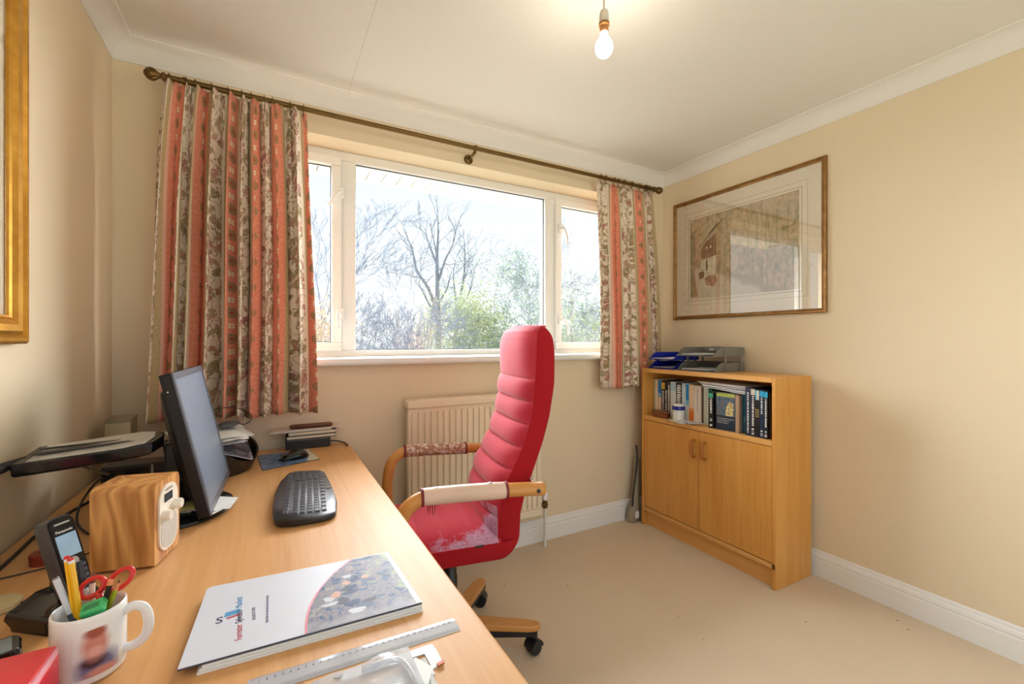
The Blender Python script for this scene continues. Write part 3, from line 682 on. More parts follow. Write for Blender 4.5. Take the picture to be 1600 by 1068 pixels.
c = g.ramp(n1, [(0.28, rgb(142, 134, 104)), (0.42, rgb(186, 170, 130)), (0.52, rgb(204, 176, 140)), (0.62, rgb(170, 160, 118)), (0.78, rgb(212, 200, 168))])
c = g.mix(n2.step(0.5, 0.72) * 0.55, c, rgb(112, 104, 84)); c = g.mix(n2.step(0.5, 0.3) * 0.4, c, rgb(226, 214, 186))
c = g.mix(n3.lt(0.40) * X.gt(0.05) * 0.35, c, rgb(120, 104, 74))
lane = (X * 0.45 + Y + 0.16 + (n1 - 0.5) * 0.12); c = g.mix(lane.step(0.03, -0.05), c, g.mix(n2, rgb(222, 210, 184), rgb(196, 184, 156)))
c = g.mix(lane.abs().step(0.035, 0.01) * 0.6, c, rgb(150, 138, 96))
g.color(c); ART = g.m
pr = picture('gold-framed landscape watercolour in a wide cream mount on the right wall', (2.4575, 1.651, 1.738), 0.955, 0.79, (0, -1, 0),
             [(0, 0.0), (0, 0.016), (0.004, 0.020), (0.009, 0.019), (0.012, 0.014), (0.016, 0.0145), (0.021, 0.012), (0.024, 0.0085), (0.024, 0.0045)], GOLD2, MOUNT, ART, 0.69, 0.525, (0.0, 0.0))
def painted(poly, col, z=0.0074, name='painted_shape'):
    a = [c for c in pr.children if c.name.startswith('artwork')][0]
    g_ = G('paint_%d_%d_%d' % col, 0.85); n_ = g_.noise(g_.coord(), 30, 4); k_ = rgb(*col); g_.color(g_.mix(n_.step(0.3, 0.7), k_, tuple(min(1, c_ * 1.35) for c_ in k_[:3]) + (1,)))
    MB().prism(poly, 0.0071, z).build(name, g_.m, a)
painted([(-0.262, -0.005), (-0.258, 0.05), (-0.235, 0.088), (-0.19, 0.118), (-0.15, 0.14), (-0.147, 0.0), (-0.20, -0.012)], (134, 98, 68), name='painted_roof')
painted([(-0.212, -0.012), (-0.149, 0.002), (-0.149, -0.10), (-0.17, -0.115), (-0.208, -0.092)], (206, 194, 166), 0.0075, 'painted_wall')
painted([(-0.266, -0.022), (-0.224, -0.012), (-0.224, -0.078), (-0.262, -0.072)], (200, 190, 166), 0.0075, 'painted_wall')
painted([(-0.224, -0.03), (-0.213, -0.028), (-0.211, -0.09), (-0.222, -0.085)], (92, 64, 46), 0.0076, 'painted_shadow')
painted([(-0.28, -0.10), (-0.25, -0.085), (-0.235, -0.10), (-0.24, -0.13), (-0.27, -0.14)], (118, 78, 56), 0.0075, 'painted_door')
painted([(-0.235, -0.135), (-0.20, -0.122), (-0.155, -0.125), (-0.143, -0.16), (-0.17, -0.195), (-0.225, -0.18)], (160, 118, 80), 0.0075, 'painted_bush')
painted([(-0.34, -0.25), (-0.34, 0.20), (-0.315, 0.17), (-0.30, 0.05), (-0.31, -0.10), (-0.285, -0.25)], (150, 134, 98), 0.0074, 'painted_tree')
for k in range(9):
    a, b = -0.268 + 0.011 * k, 0.075 + 0.012 * k
    painted([(a, b), (a + 0.003, b - 0.002), (a + 0.05 + 0.004 * k, b + 0.045), (a + 0.045 + 0.004 * k, b + 0.047)], (98, 86, 68), 0.0076, 'painted_stroke')
for k, x in enumerate((0.06, 0.11, 0.165, 0.225, 0.285)): painted([(x, -0.02 + 0.01 * k), (x + 0.004, -0.02 + 0.01 * k), (x + 0.006, 0.19), (x + 0.002, 0.19)], (136, 120, 84), 0.0075, 'painted_trunk')
for x in (-0.218, -0.188): painted([(x - 0.005, 0.052), (x + 0.005, 0.054), (x + 0.005, 0.066), (x - 0.005, 0.064)], (226, 212, 178), 0.0077, 'painted_window')
g = G('tall_print', 0.8); n = g.noise(g.coord(), 6, 4); g.color(g.mix(n, rgb(200, 206, 204), rgb(226, 226, 216)))
picture('wide gilt-framed picture cut off by the left photo edge', (XL + 0.0005, 1.10, 1.85), 0.80, 1.315, (0, 1, 0),
        [(0, 0.0), (0, 0.020), (0.006, 0.026), (0.014, 0.026), (0.02, 0.020), (0.03, 0.024), (0.045, 0.022), (0.056, 0.014), (0.06, 0.017), (0.066, 0.014), (0.066, 0.0045)], GOLD, MOUNT, g.m, 0.5, 0.9)

# ------------------------------------------------------------------ office chair
CH = (0.60, 1.59, 0.0); YAW = PI - R(10)      # local +x = the way the chair faces
ch = thing('office_chair', 'high-backed red swivel chair with wooden arms at the desk', 'chair', CH, YAW)
g = G('red_chair_fabric', 0.8, spec=0.2); co = g.coord()
X, Y, Z = g.xyz(); f = g.noise(co, 500, 2); w = g.noise(co, 5, 3)
c = g.mix(f, rgb(172, 26, 44), rgb(194, 44, 60)); c = g.mix(w.step(0.4, 0.75) * 0.2, c, rgb(206, 74, 88))
# local +y is the chair's own left, the side away from the window: cloth rubbed pale at the seat's rear corner there
wr = g.noise(co, 22, 4, 0.7); ed = (Y * 4.6 - X * 1.3 + (wr - 0.5) * 1.1)
wear = ed.step(0.78, 0.98) * Z.band(0.47, 0.62) * X.gt(-0.13) * X.step(0.15, 0.08)
c = g.mix(wear * 0.85, c, g.mix(g.noise(co, 160, 2).step(0.35, 0.65), rgb(206, 168, 190), rgb(176, 130, 160)))
g.color(c).bump(f, 0.25, 0.001); g.b.inputs['Sheen Weight'].default_value = 0.45; g.b.inputs['Sheen Roughness'].default_value = 0.4
g.b.inputs['Sheen Tint'].default_value = (1.0, 0.75, 0.8, 1)
RED = g.m
g = G('red_side_fabric', 0.85, spec=0.2); f = g.noise(g.coord(), 500, 2); g.color(g.mix(f, rgb(154, 16, 26), rgb(176, 28, 36))).bump(f, 0.2, 0.001); RED2 = g.m
def interp(tab, z):
    for (z0, a), (z1, b) in zip(tab, tab[1:]):
        if z0 <= z <= z1: return a + (b - a) * (z - z0) / (z1 - z0)
    return tab[-1][1] if z > tab[-1][0] else tab[0][1]
FRONT = [(0.50, -0.118), (0.57, -0.118), (0.623, -0.126), (0.72, -0.156), (0.763, -0.182), (0.84, -0.218), (0.93, -0.245), (1.04, -0.257), (1.14, -0.262), (1.20, -0.265), (1.235, -0.278), (1.258, -0.305)]
REAR = [(0.43, -0.15), (0.46, -0.196), (0.494, -0.215), (0.59, -0.220), (0.655, -0.238), (0.732, -0.268), (0.833, -0.306), (0.925, -0.332), (1.04, -0.351), (1.14, -0.353), (1.216, -0.349), (1.24, -0.340), (1.258, -0.318)]
HW = 0.205
SEAMS = [0.52, 0.585, 0.665, 0.745, 0.82, 0.90, 0.98, 1.06, 1.30]
zs = sorted(set([0.505 + 0.005 * i for i in range(152)]))
def puff(z):
    for a, b in zip(SEAMS, SEAMS[1:]):
        if a <= z <= b:
            if b > 1.2: b = 1.42
            q = (z - a) / (b - a); return math.sin(PI * q) ** 0.45 if 0 < q < 1 else 0.0
    return 0.0
def smooth_tab(tab, z, r=0.025): return sum(interp(tab, z + r * k / 3) for k in range(-3, 4)) / 7
rings = []
for z in zs:
    fr = smooth_tab(FRONT, z) if z < 1.21 else interp(FRONT, z); pf = puff(z); rn = []
    cz = max(0.0, (z - 1.16) / 0.10); hw = HW - 0.075 * (1 - math.sqrt(max(0, 1 - min(1, cz) ** 2)))
    nn = 22
    for i in range(nn + 1):
        q = -1 + 2 * i / nn; e = 1 - abs(q) ** 6
        x = fr - 0.012 + (0.012 + 0.020 * pf + 0.010 * (1 - q * q)) * e
        rn.append((x, q * hw, z))
    rb = fr - 0.035
    rn += [(rb, hw * 0.98, z), (rb, -hw * 0.98, z)]
    rings.append(rn)
MB().loft(rings).build('back_cushion', RED, ch, smooth=50)
# side-and-rear shell of the back
rings = []
for k in range(70):
    z = 0.445 + (1.256 - 0.445) * k / 69
    a = (smooth_tab(FRONT, z) if z < 1.21 else interp(FRONT, z)) - 0.013 if z > 0.5 else interp(FRONT, 0.5) - 0.013; b = smooth_tab(REAR, z, 0.015) if z < 1.2 else interp(REAR, z)
    cz = max(0.0, (z - 1.16) / 0.10); hw = HW + 0.002 - 0.075 * (1 - math.sqrt(max(0, 1 - min(1, cz) ** 2)))
    rr = min(0.02, (a - b) * 0.45)
    rn = [(a, hw - 0.002, z), (a - rr * 0.3, hw, z)] + [(b + rr - rr * math.sin(q), hw - rr + rr * math.cos(q), z) for q in (0, PI / 6, PI / 3, PI / 2)]
    rn += [(x, -y, z) for x, y, z in rn[::-1]]
    rings.append(rn)
MB().loft(rings).build('back_shell', RED2, ch, smooth=40)
# seat cushion with cross channels
SE = [-0.12, -0.05, 0.045, 0.14, 0.235, 0.30]
def spuff(x):
    for a, b in zip(SE, SE[1:]):
        if a <= x <= b: q = (x - a) / (b - a); return math.sin(PI * q) ** 0.5 if 0 < q < 1 else 0.0
    return 0.0
rings = []; xs_ = [-0.14 + 0.0055 * i for i in range(78)]
for x in xs_:
    hw = 0.222 - (0.05 * ((x - 0.2) / 0.09) ** 2 if x > 0.2 else 0); drop = 0.05 * ((x - 0.18) / 0.11) ** 2 if x > 0.18 else 0
    rn = []; nn = 24
    for i in range(nn + 1):
        q = -1 + 2 * i / nn
        z = 0.502 + (0.034 + 0.007 * spuff(x) + 0.012 * (1 - q * q)) * (1 - abs(q) ** 5) - drop
        rn.append((x, q * hw, z))
    rn += [(x, hw * 0.97, 0.48 - drop * 0.6), (x, -hw * 0.97, 0.48 - drop * 0.6)]
    rings.append(rn)
MB().loft(rings).build('seat', RED, ch, smooth=50)
rings = []
for k in range(40):
    x = -0.20 + 0.475 * k / 39; hw = 0.224 - (0.05 * ((x - 0.19) / 0.09) ** 2 if x > 0.19 else 0) - (0.02 * ((-0.14 - x) / 0.06) ** 2 if x < -0.14 else 0)
    zb = 0.437 + (0.03 * ((-0.13 - x) / 0.07) ** 2 if x < -0.13 else 0) + (0.02 * ((x - 0.15) / 0.12) ** 2 if x > 0.15 else 0)
    zt = 0.503 - (0.035 * ((x - 0.19) / 0.09) ** 2 if x > 0.19 else 0)
    rn = [(x, hw, zt), (x, hw, zb + 0.018), (x, hw - 0.006, zb + 0.006), (x, hw - 0.02, zb)]; rn += [(x, -y, z) for x, y, z in rn[::-1]]
    rings.append(rn)
MB().loft(rings).build('seat_shell', RED2, ch, smooth=40)
mk = MB().box(-0.072, -0.045, 0.2235, 0.2255, 0.499, 0.506); mk.build('fabric_tag', plain('black_tag', rgb(40, 34, 36), 0.6), ch)
# arms: local +y is the side nearest the camera
PADW = plain('worn_pad_near', rgb(222, 190, 168), 0.35, var=0.12, scale=14)
g = G('flaking_pad', 0.4); n = g.noise(g.coord(), 70, 5, 0.8); g.color(g.ramp(n, [(0.38, rgb(140, 86, 46)), (0.5, rgb(176, 128, 88)), (0.56, rgb(226, 214, 204))])); g.bump(n, 0.6, 0.003); PADF = g.m
TORN = plain('torn_red_leather', rgb(120, 24, 28), 0.6, var=0.3)
for sy, pm in ((1, PADW), (-1, PADF)):
    y = 0.300 * sy
    pth = smooth_path([(-0.262, y, 0.701), (-0.18, y, 0.707), (-0.05, y, 0.714), (0.08, y, 0.719), (0.145, y, 0.713), (0.187, y, 0.688), (0.207, y, 0.648), (0.216, y, 0.58), (0.214, y, 0.51), (0.20, y * 0.96, 0.455)], 5)
    arm = MB().tube(pth, 0.0245, 14, flat=0.92).build('arm', BEECH, ch, smooth=True)
    pp_ = [(-0.125 + 0.265 * k / 9, y, 0.7106 + 0.0072 * math.sin(min(1, k / 9) * PI / 2)) for k in range(10)]
    pad = MB().tube(pp_, [0.0275] + [0.0285] * 8 + [0.0275], 16, flat=0.95).build('arm_pad', pm, arm, smooth=40)
    for xx in (-0.128, 0.143):
        z_ = 0.7106 if xx < 0 else 0.7172
        MB().tube([(xx - 0.004, y, z_), (xx + 0.004, y, z_)], 0.0292, 16, flat=0.95).build('torn_edge', TORN, arm, smooth=40)
    if sy == 1:
        for xx in (-0.075, 0.10): MB().lathe([(0.007, 0), (0.007, 0.001), (0.004, 0.002), (0.0005, 0.0022)], 14, Matrix.Translation((xx, y, 0.7395 + (xx + 0.075) * 0.02))).build('stud', STEEL, pad, smooth=True)
        for k, xx in enumerate((0.10, 0.107, 0.115, 0.121)): MB().tube([(xx, y - 0.015, 0.694), (xx + 0.002, y - 0.018, 0.672 - 0.004 * (k % 3)), (xx - 0.001, y - 0.02, 0.655 - 0.006 * (k % 2))], [0.0016, 0.0014, 0.0008], 5).build('torn_thread', TORN, arm)
    MB().tube([(-0.235, y + sy * 0.022, 0.703), (-0.235, y + sy * 0.0262, 0.703)], 0.007, 12).build('bolt_cap', BLACK, arm, smooth=40)
    MB().tube([(-0.235, y, 0.70), (-0.25, 0.19 * sy, 0.70)], 0.009, 10).build('arm_bolt', STEEL, arm, smooth=40)
    MB().tube([(0.205, y * 0.96, 0.46), (0.19, 0.15 * sy, 0.432), (0.10, 0.06 * sy, 0.43)], 0.014, 10).build('arm_bracket', BLACK, arm, smooth=40)
MB().lathe([(0.05, 0.385), (0.06, 0.40), (0.09, 0.425), (0.09, 0.436)], 20).build('mechanism', BLACK, ch, smooth=40)
MB().lathe([(0.034, 0.09), (0.034, 0.21), (0.029, 0.215), (0.029, 0.30), (0.026, 0.305), (0.026, 0.40)], 20).build('gas_column', BLACK, ch, smooth=40)
MB().lathe([(0.045, 0.070), (0.055, 0.078), (0.055, 0.118), (0.040, 0.13)], 20).build('hub', BLACK, ch, smooth=40)
for k in range(5):
    a = R(-28 + 72 * k) - YAW; M = Matrix.Rotation(a, 4, 'Z')
    poly = [(0.03, -0.030), (0.30, -0.027), (0.332, -0.021), (0.345, -0.010), (0.348, 0), (0.345, 0.010), (0.332, 0.021), (0.30, 0.027), (0.03, 0.030)]
    lm = MB(); n_ = len(poly); lo = [(x, y, 0.108 - 0.045 * x) for x, y in poly]; hi = [(x, y, 0.140 - 0.075 * x) for x, y in poly]
    lm.loft([lo, hi], M=M); leg = lm.build('leg', BEECH, ch, bevel=0.006, seg=3)
    MB().box(0.03, 0.335, -0.02, 0.02, 0.074, 0.100, M=M).build('leg_underside', BLACK, leg)
    cm = MB(); cM = M @ Matrix.Translation((0.322, 0, 0.0)) @ Matrix.Rotation(R(40 + 63 * k), 4, 'Z')
    for s_ in (-1, 1): cm.lathe([(0.006, -0.009), (0.022, -0.009), (0.0265, -0.005), (0.0265, 0.005), (0.022, 0.009), (0.006, 0.009)], 18, cM @ Matrix.Translation((0, 0.013 * s_, 0.0268)) @ Matrix.Rotation(PI / 2, 4, 'X'))
    ca = cm.build('castor', BLACK, leg, smooth=40)
    hd = MB(); hd.loft([[(0.030 * math.cos(q), y_, 0.030 + 0.030 * math.sin(q)) for q in [PI * i / 10 for i in range(11)]] for y_ in (-0.024, 0.024)], M=cM); hd.lathe([(0.006, 0.05), (0.006, 0.085)], 10, cM)
    hd.build('castor_hood', BLACK, ca, smooth=40)

# ------------------------------------------------------------------ things on the desk
Z0 = DZ
# keyboard: local x = towards the sitter, y = along its length
kb = thing('keyboard', 'black curved computer keyboard in the middle of the desk', 'keyboard', (0.092, 1.490, Z0), R(-4))
def kout(s, dz):
    pts = [(-0.072, -0.205), (-0.060, -0.228), (-0.03, -0.236), (0.03, -0.236), (0.066, -0.228), (0.078, -0.205), (0.084, -0.12), (0.080, -0.03), (0.074, 0.06), (0.066, 0.14), (0.060, 0.195), (0.045, 0.228), (0.0, 0.236), (-0.035, 0.228), (-0.058, 0.20), (-0.076, 0.12), (-0.084, 0.0), (-0.082, -0.12)]
    return [(x * s, y * s, dz + (0.006 if x < 0 else 0) * (1 if dz > 0.01 else 0)) for x, y in pts]
MB().loft([kout(0.97, 0.002), kout(1.0, 0.006), kout(1.0, 0.013), kout(0.965, 0.018)]).build('keyboard_body', BLACK, kb, smooth=50)
KEYM = plain('key_plastic', rgb(62, 64, 72), 0.3)
rows = [(-0.047, 15, -0.195, 0.205), (-0.024, 19, -0.20, 0.205), (-0.006, 19, -0.20, 0.205), (0.012, 18, -0.20, 0.20), (0.030, 18, -0.20, 0.195), (0.048, 12, -0.20, 0.185)]
kmesh = MB().loft([[(-0.0082, -0.0085, 0), (0.0082, -0.0085, 0), (0.0082, 0.0085, 0), (-0.0082, 0.0085, 0)], [(-0.0062, -0.0068, 0.006), (0.0062, -0.0068, 0.006), (0.0062, 0.0068, 0.006), (-0.0062, 0.0068, 0.006)]])
k0 = None
for x, n_, y0, y1 in rows:
    for i in range(n_):
        if n_ >= 18 and i in (13,) : continue
        st = (y1 - y0) / n_; y = y0 + st * (i + 0.5); wy = st / 0.0188 * 0.97
        if n_ == 12 and i == 5: wy *= 1.0
        L = Matrix.Translation((x, y, 0.018 - x * 0.045)) @ Matrix.Diagonal((0.86, wy, 1, 1))
        if k0 is None: k0 = kmesh.build('key', KEYM, kb, local=L)
        else: dup(k0, kb, L)
MB().lathe([(0.0, 0.0215), (0.007, 0.0215), (0.008, 0.019)][::-1], 14, Matrix.Translation((0.066, 0.0, -0.001))).build('logo_button', plain('brown_button', rgb(120, 90, 80), 0.3), kb, smooth=40)

# mouse and mat
mt = thing('mouse_mat', 'blue patterned mouse mat at the far end of the desk', 'mouse mat', (0.06, 2.01, Z0))
g = G('mat_print', 0.35); co = g.coord(); n = g.noise(co, 30, 4, 0.7); X, Y, Z = g.xyz()
c = g.ramp(n, [(0.35, rgb(34, 44, 66)), (0.48, rgb(74, 110, 156)), (0.58, rgb(120, 150, 180)), (0.68, rgb(60, 76, 110))]); c = g.mix(X.step(0.06, 0.075) * n.gt(0.35), c, rgb(214, 208, 186)); g.color(c)
quad = [(-0.029, 1.862), (0.172, 1.932), (0.145, 2.128), (-0.052, 2.108)]
MB().prism([(x - 0.06, y - 2.01) for x, y in quad], 0, 0.002).build('mat_base', BLACK, mt)
MB().prism([(x * 0.985 - 0.06, (y - 2.01) * 0.98) for x, y in quad], 0.002, 0.0035).build('mat_top', g.m, mt)
ms_ = thing('computer_mouse', 'black computer mouse lying on the blue mat', 'mouse', (0.080, 1.985, Z0 + 0.0036), R(14))
rings = []
for k in range(15):
    q = -1 + 2 * k / 14; x = q * 0.058; w_ = 0.030 * math.sqrt(max(0.02, 1 - abs(q) ** 3)) * (1 - 0.08 * q); h_ = (0.036 * math.cos((q - 0.25) * 1.15)) * (max(0.05, 1 - abs(q) ** 4)) ** 0.5
    rings.append([(x, w_ * math.cos(a), h_ * max(0.0, math.sin(a)) ** 0.75) for a in [PI * i / 12 for i in range(13)]])
MB().loft(rings).build('mouse_shell', GLOSSBLACK, ms_, smooth=True)
MB().tube([(-0.038, 0, 0.019), (-0.026, 0, 0.026)], 0.004, 8).build('scroll_wheel', GREYP, ms_, smooth=40)
box('button_panel', plain('mouse_brown', rgb(84, 62, 58), 0.2), ms_, -0.05, -0.012, -0.014, -0.004, 0.018, 0.0265, 0.002, local=Matrix.Rotation(0, 4, 'Y'))

# stack at the end of the desk by the wall
BLK = plain('black_box_plastic', rgb(38, 34, 32), 0.5)
t = thing('plastic_box', 'low black plastic box on the desk under the stack of books', 'box', (0.145, 2.178, Z0))
box('box_body', BLK, t, -0.09, 0.09, -0.030, 0.045, 0, 0.045, 0.003); box('box_front', GREYP, t, -0.085, 0.085, -0.032, -0.030, 0.040, 0.043)
MB().tube(smooth_path([(0.09, -0.01, 0.02), (0.12, -0.012, 0.018), (0.15, -0.03, 0.01), (0.158, -0.075, 0.004)], 6), 0.0032, 6).build('power_cable', BLACK, t, smooth=True)
zc = Z0 + 0.0455
for lab, th, col, dx, dw, pg in (('black book lying on the low black box', 0.016, (34, 30, 28), 0.012, 0.10, True), ('dark brown book second from the bottom of the wall stack', 0.017, (46, 36, 30), 0.016, 0.098, True), ('pale card folder near the top of the wall stack', 0.006, (222, 206, 184), -0.03, 0.125, False), ('pink and cream booklet on top of the wall stack', 0.005, (230, 208, 190), 0.0, 0.14, False)):
    t = thing('book' if pg else 'folder', lab, 'book' if pg else 'folder', (0.145 + dx, 2.178, zc), R(0.5), 'flat stack of books by the wall')
    cvm = plain('flat_cover_%d_%d' % (col[0], col[1]), rgb(*col), 0.5)
    if pg:
        m = MB(); m.box(-dw, dw, -0.034, 0.046, 0, 0.0022); m.box(-dw, dw, -0.034, 0.046, th - 0.0024, th - 0.0002); m.box(-dw, dw, 0.044, 0.046, 0.0022, th - 0.0024); m.build('cover', cvm, t)
        box('pages', PAGES, t, -dw + 0.003, dw - 0.003, -0.032, 0.044, 0.0022, th - 0.0024)
    else:
        box('front_cover', cvm, t, -dw, dw, -0.036, 0.046, th * 0.6, th - 0.0002); box('back_cover', cvm, t, -dw + 0.004, dw, -0.034, 0.046, 0, th * 0.3); box('pages', PAPER, t, -dw + 0.003, dw - 0.004, -0.033, 0.044, th * 0.3, th * 0.6)
    zc += th
t = thing('spectacle_case', 'long brown leather spectacle case on the wall stack', 'case', (0.158, 2.172, zc), R(1))
rings = [[(x, 0.022 * s * math.cos(a), 0.009 + 0.009 * s * math.sin(a)) for a in [2 * PI * i / 14 for i in range(14)]] for x, s in ((-0.088, 0.55), (-0.082, 0.9), (-0.06, 1), (0.06, 1), (0.082, 0.9), (0.088, 0.55))]
MB().loft(rings).build('case_body', plain('brown_leather', rgb(104, 62, 34), 0.45, var=0.2, scale=30), t, smooth=50)
box('case_flap_edge', plain('dark_brown_leather', rgb(62, 34, 20), 0.5), t, -0.08, 0.08, -0.0225, -0.0195, 0.0075, 0.0105, 0.0005)

# monitor
mo = thing('computer_monitor', 'black flat-screen monitor seen from the side, facing the chair', 'monitor', (-0.225, 1.535, Z0))
tilt = math.atan2(0.082, 0.375); MM = WM[mo.name].inverted() @ frame_of((-0.131, 1.592, 0.742), (0.03, 1, 0), (-math.sin(tilt), 0, math.cos(tilt)))   # x along the screen, y up the screen, z = -facing? 
MMw = frame_of((-0.131, 1.592, 0.742), (0.03, 1, 0), (-math.sin(tilt), 0, math.cos(tilt)))
# frame_of gives z = x cross y, which points to +X here (out of the screen)
def mbox(name, mat, x0, x1, y0, y1, z0, z1, bev=0.0, par=None): 
    return MB().box(x0, x1, y0, y1, z0, z1, M=MMw).build(name, mat, par or mo, bevel=bev, world=True)
hw, hh = 0.207, 0.385
cas = mbox('bezel', plain('dark_brown_black_plastic', rgb(30, 25, 26), 0.45, spec=0.3), -hw, hw, 0, hh, -0.030, -0.004, 0.003)
fb = MB(); bz = 0.018
for a in ((-hw, hw, 0, bz), (-hw, hw, hh - bz, hh), (-hw, -hw + bz, bz, hh - bz), (hw - bz, hw, bz, hh - bz)): fb.box(*a, -0.004, 0.0, M=MMw)
fb.build('front_frame', plain('grey_bezel', rgb(86, 92, 104), 0.3), mo, world=True)
g = G('screen_painted_glare', 0.3); n = g.noise(g.coord(), 420, 1); g.color(g.mix(n.step(0.3, 0.7), rgb(92, 108, 128), rgb(146, 160, 178)));  # window's reflection on the matte screen painted in as pale speckled colour
mbox('screen', g.m, -hw + bz, hw - bz, bz, hh - bz, -0.004, -0.0015)
bk_ = MB(); bk_.loft([[(x * s, 0.19 + y * s, z) for x, y in ((-0.17, -0.16), (0.17, -0.16), (0.17, 0.16), (-0.17, 0.16))] for s, z in ((1.0, -0.030), (0.94, -0.045), (0.6, -0.066), (0.55, -0.068))], M=MMw)
bk_.build('rear_housing', BLACK, mo, world=True, bevel=0.006)
st_ = MB().loft([[(-0.245 + dx, 1.545 - w_, z), (-0.205 + dx, 1.545 - w_, z), (-0.205 + dx, 1.545 + w_, z), (-0.245 + dx, 1.545 + w_, z)] for dx, w_, z in ((-0.005, 0.06, 0.735), (-0.01, 0.05, 0.80), (-0.012, 0.045, 0.92))])
st_.build('neck', BLACK, mo, world=True, bevel=0.006)
def ell(a, b, z): return [(a * math.cos(q), b * math.sin(q), z) for q in [2 * PI * i / 40 for i in range(40)]]
MB().loft([ell(0.124, 0.150, 0.0), ell(0.128, 0.155, 0.004), ell(0.127, 0.154, 0.010), ell(0.115, 0.142, 0.015), ell(0.05, 0.07, 0.018)]).build('base', GLOSSBLACK, mo, smooth=50)
MB().lathe([(0.0022, 0), (0.002, 0.001), (0.0005, 0.0012)], 8, MMw @ Matrix.Translation((-hw - 0.0005, hh - 0.045, -0.02)) @ Matrix.Rotation(-PI / 2, 4, 'Y')).build('screw_cover', STEEL, cas, world=True)
NOTE = plain('pale_yellow_note', rgb(226, 222, 150), 0.7)
for lab, pts, z, mt_ in (('white paper slip sticking out under the monitor', [(-0.10, 1.425), (-0.085, 1.51), (-0.16, 1.57), (-0.19, 1.45)], 0.0185, PAPER), ('folded white paper on the front of the monitor base', [(-0.135, 1.40), (-0.092, 1.46), (-0.12, 1.50), (-0.18, 1.44)], 0.0200, PAPER), ('pale yellow note lying on the monitor base behind the radio', [(-0.24, 1.45), (-0.15, 1.46), (-0.155, 1.53), (-0.245, 1.535)], 0.0215, NOTE), ('white envelope lying on the left of the monitor base', [(-0.27, 1.47), (-0.19, 1.45), (-0.17, 1.50), (-0.25, 1.54)], 0.0170, PAPER)):
    cx = sum(p[0] for p in pts) / 4; cy = sum(p[1] for p in pts) / 4
    t = thing('paper_slip', lab, 'paper', (cx, cy, Z0 + z))
    a = [(x - cx, y - cy) for x, y in pts]
    m = MB(); lo = [(x, y, 0.003 * abs(x / 0.05)) for x, y in a]; mid_ = [(x * 0.1, y * 0.1, 0.0) for x, y in a]
    m.loft([lo, [(x, y, z_ + 0.0012) for x, y, z_ in lo]]); m.build('slip_sheet', mt_, t)
    MB().prism([(x * 0.8 + 0.004, y * 0.7) for x, y in a], 0.0034, 0.0042).build('folded_flap', mt_, t)

# desk lamp with a flat head
dl = thing('desk_lamp', 'black flat-headed desk lamp reaching out over the radio', 'desk lamp', (-0.525, 1.352, Z0))
top = [(-0.505, 1.375, 0.926), (-0.31, 1.386, 0.938), (-0.262, 1.405, 0.943), (-0.246, 1.445, 0.951), (-0.252, 1.485, 0.957), (-0.29, 1.506, 0.956), (-0.505, 1.515, 0.938)]
dn = [(x, y, z - 0.027) for x, y, z in top]; sh_ = lambda P_, s: [tuple(Vector((-0.37, 1.445, p[2])) + (Vector(p) - Vector((-0.37, 1.445, p[2]))) * s) for p in P_]
MB().loft([sh_([(x, y, z - 0.002) for x, y, z in dn], 0.93), sh_(dn, 0.99), top]).build('lamp_head', GLOSSBLACK, dl, world=True, bevel=0.004)
MB().loft([sh_([(x, y, z + 0.0004) for x, y, z in top], 0.86), sh_([(x, y, z + 0.0022) for x, y, z in top], 0.84)]).build('silver_inset', plain('brushed_silver', rgb(204, 204, 200), 0.3, 0.3), dl, world=True)
for k, (w0, w1) in enumerate(((0.28, 0.46), (0.62, 0.70))):
    L0, L1, L2, L3 = Vector(top[0]), Vector(top[2]), Vector(top[4]), Vector(top[6])
    q_ = [L0.lerp(L3, w0), L1.lerp(L2, w0), L1.lerp(L2, w1), L0.lerp(L3, w1)]; q_ = [p_.lerp(Vector((-0.37, 1.445, 0.94)), 0.16) for p_ in q_]
    for p_ in q_: p_.z = 0.9285 + (p_.x + 0.505) * 0.047 + (p_.y - 1.375) * 0.095 + 0.0012
    MB().loft([[tuple(p_) for p_ in q_], [(p_.x, p_.y, p_.z + 0.0030) for p_ in q_]]).build('dark_stripe', BLACK, dl, world=True)
MB().tube([(-0.50, 1.43, 0.922), (-0.518, 1.395, 0.92), (-0.525, 1.35, 0.918)], 0.011, 12).build('hinge', BLACK, dl, smooth=True, world=True)
rod('lamp_post', BLACK, dl, (-0.525, 1.35, 0.925), (-0.525, 1.35, 0.735), 0.007, 12, world=True)
MB().lathe([(0.014, 0), (0.014, 0.016), (0.008, 0.02)], 20, Matrix.Translation((-0.5245, 1.352, Z0))).build('lamp_foot', BLACK, dl, smooth=40, world=True)
rod('strut', STEEL, dl, (-0.44, 1.43, 0.918), (-0.385, 1.56, 0.84), 0.003, 8, world=True)

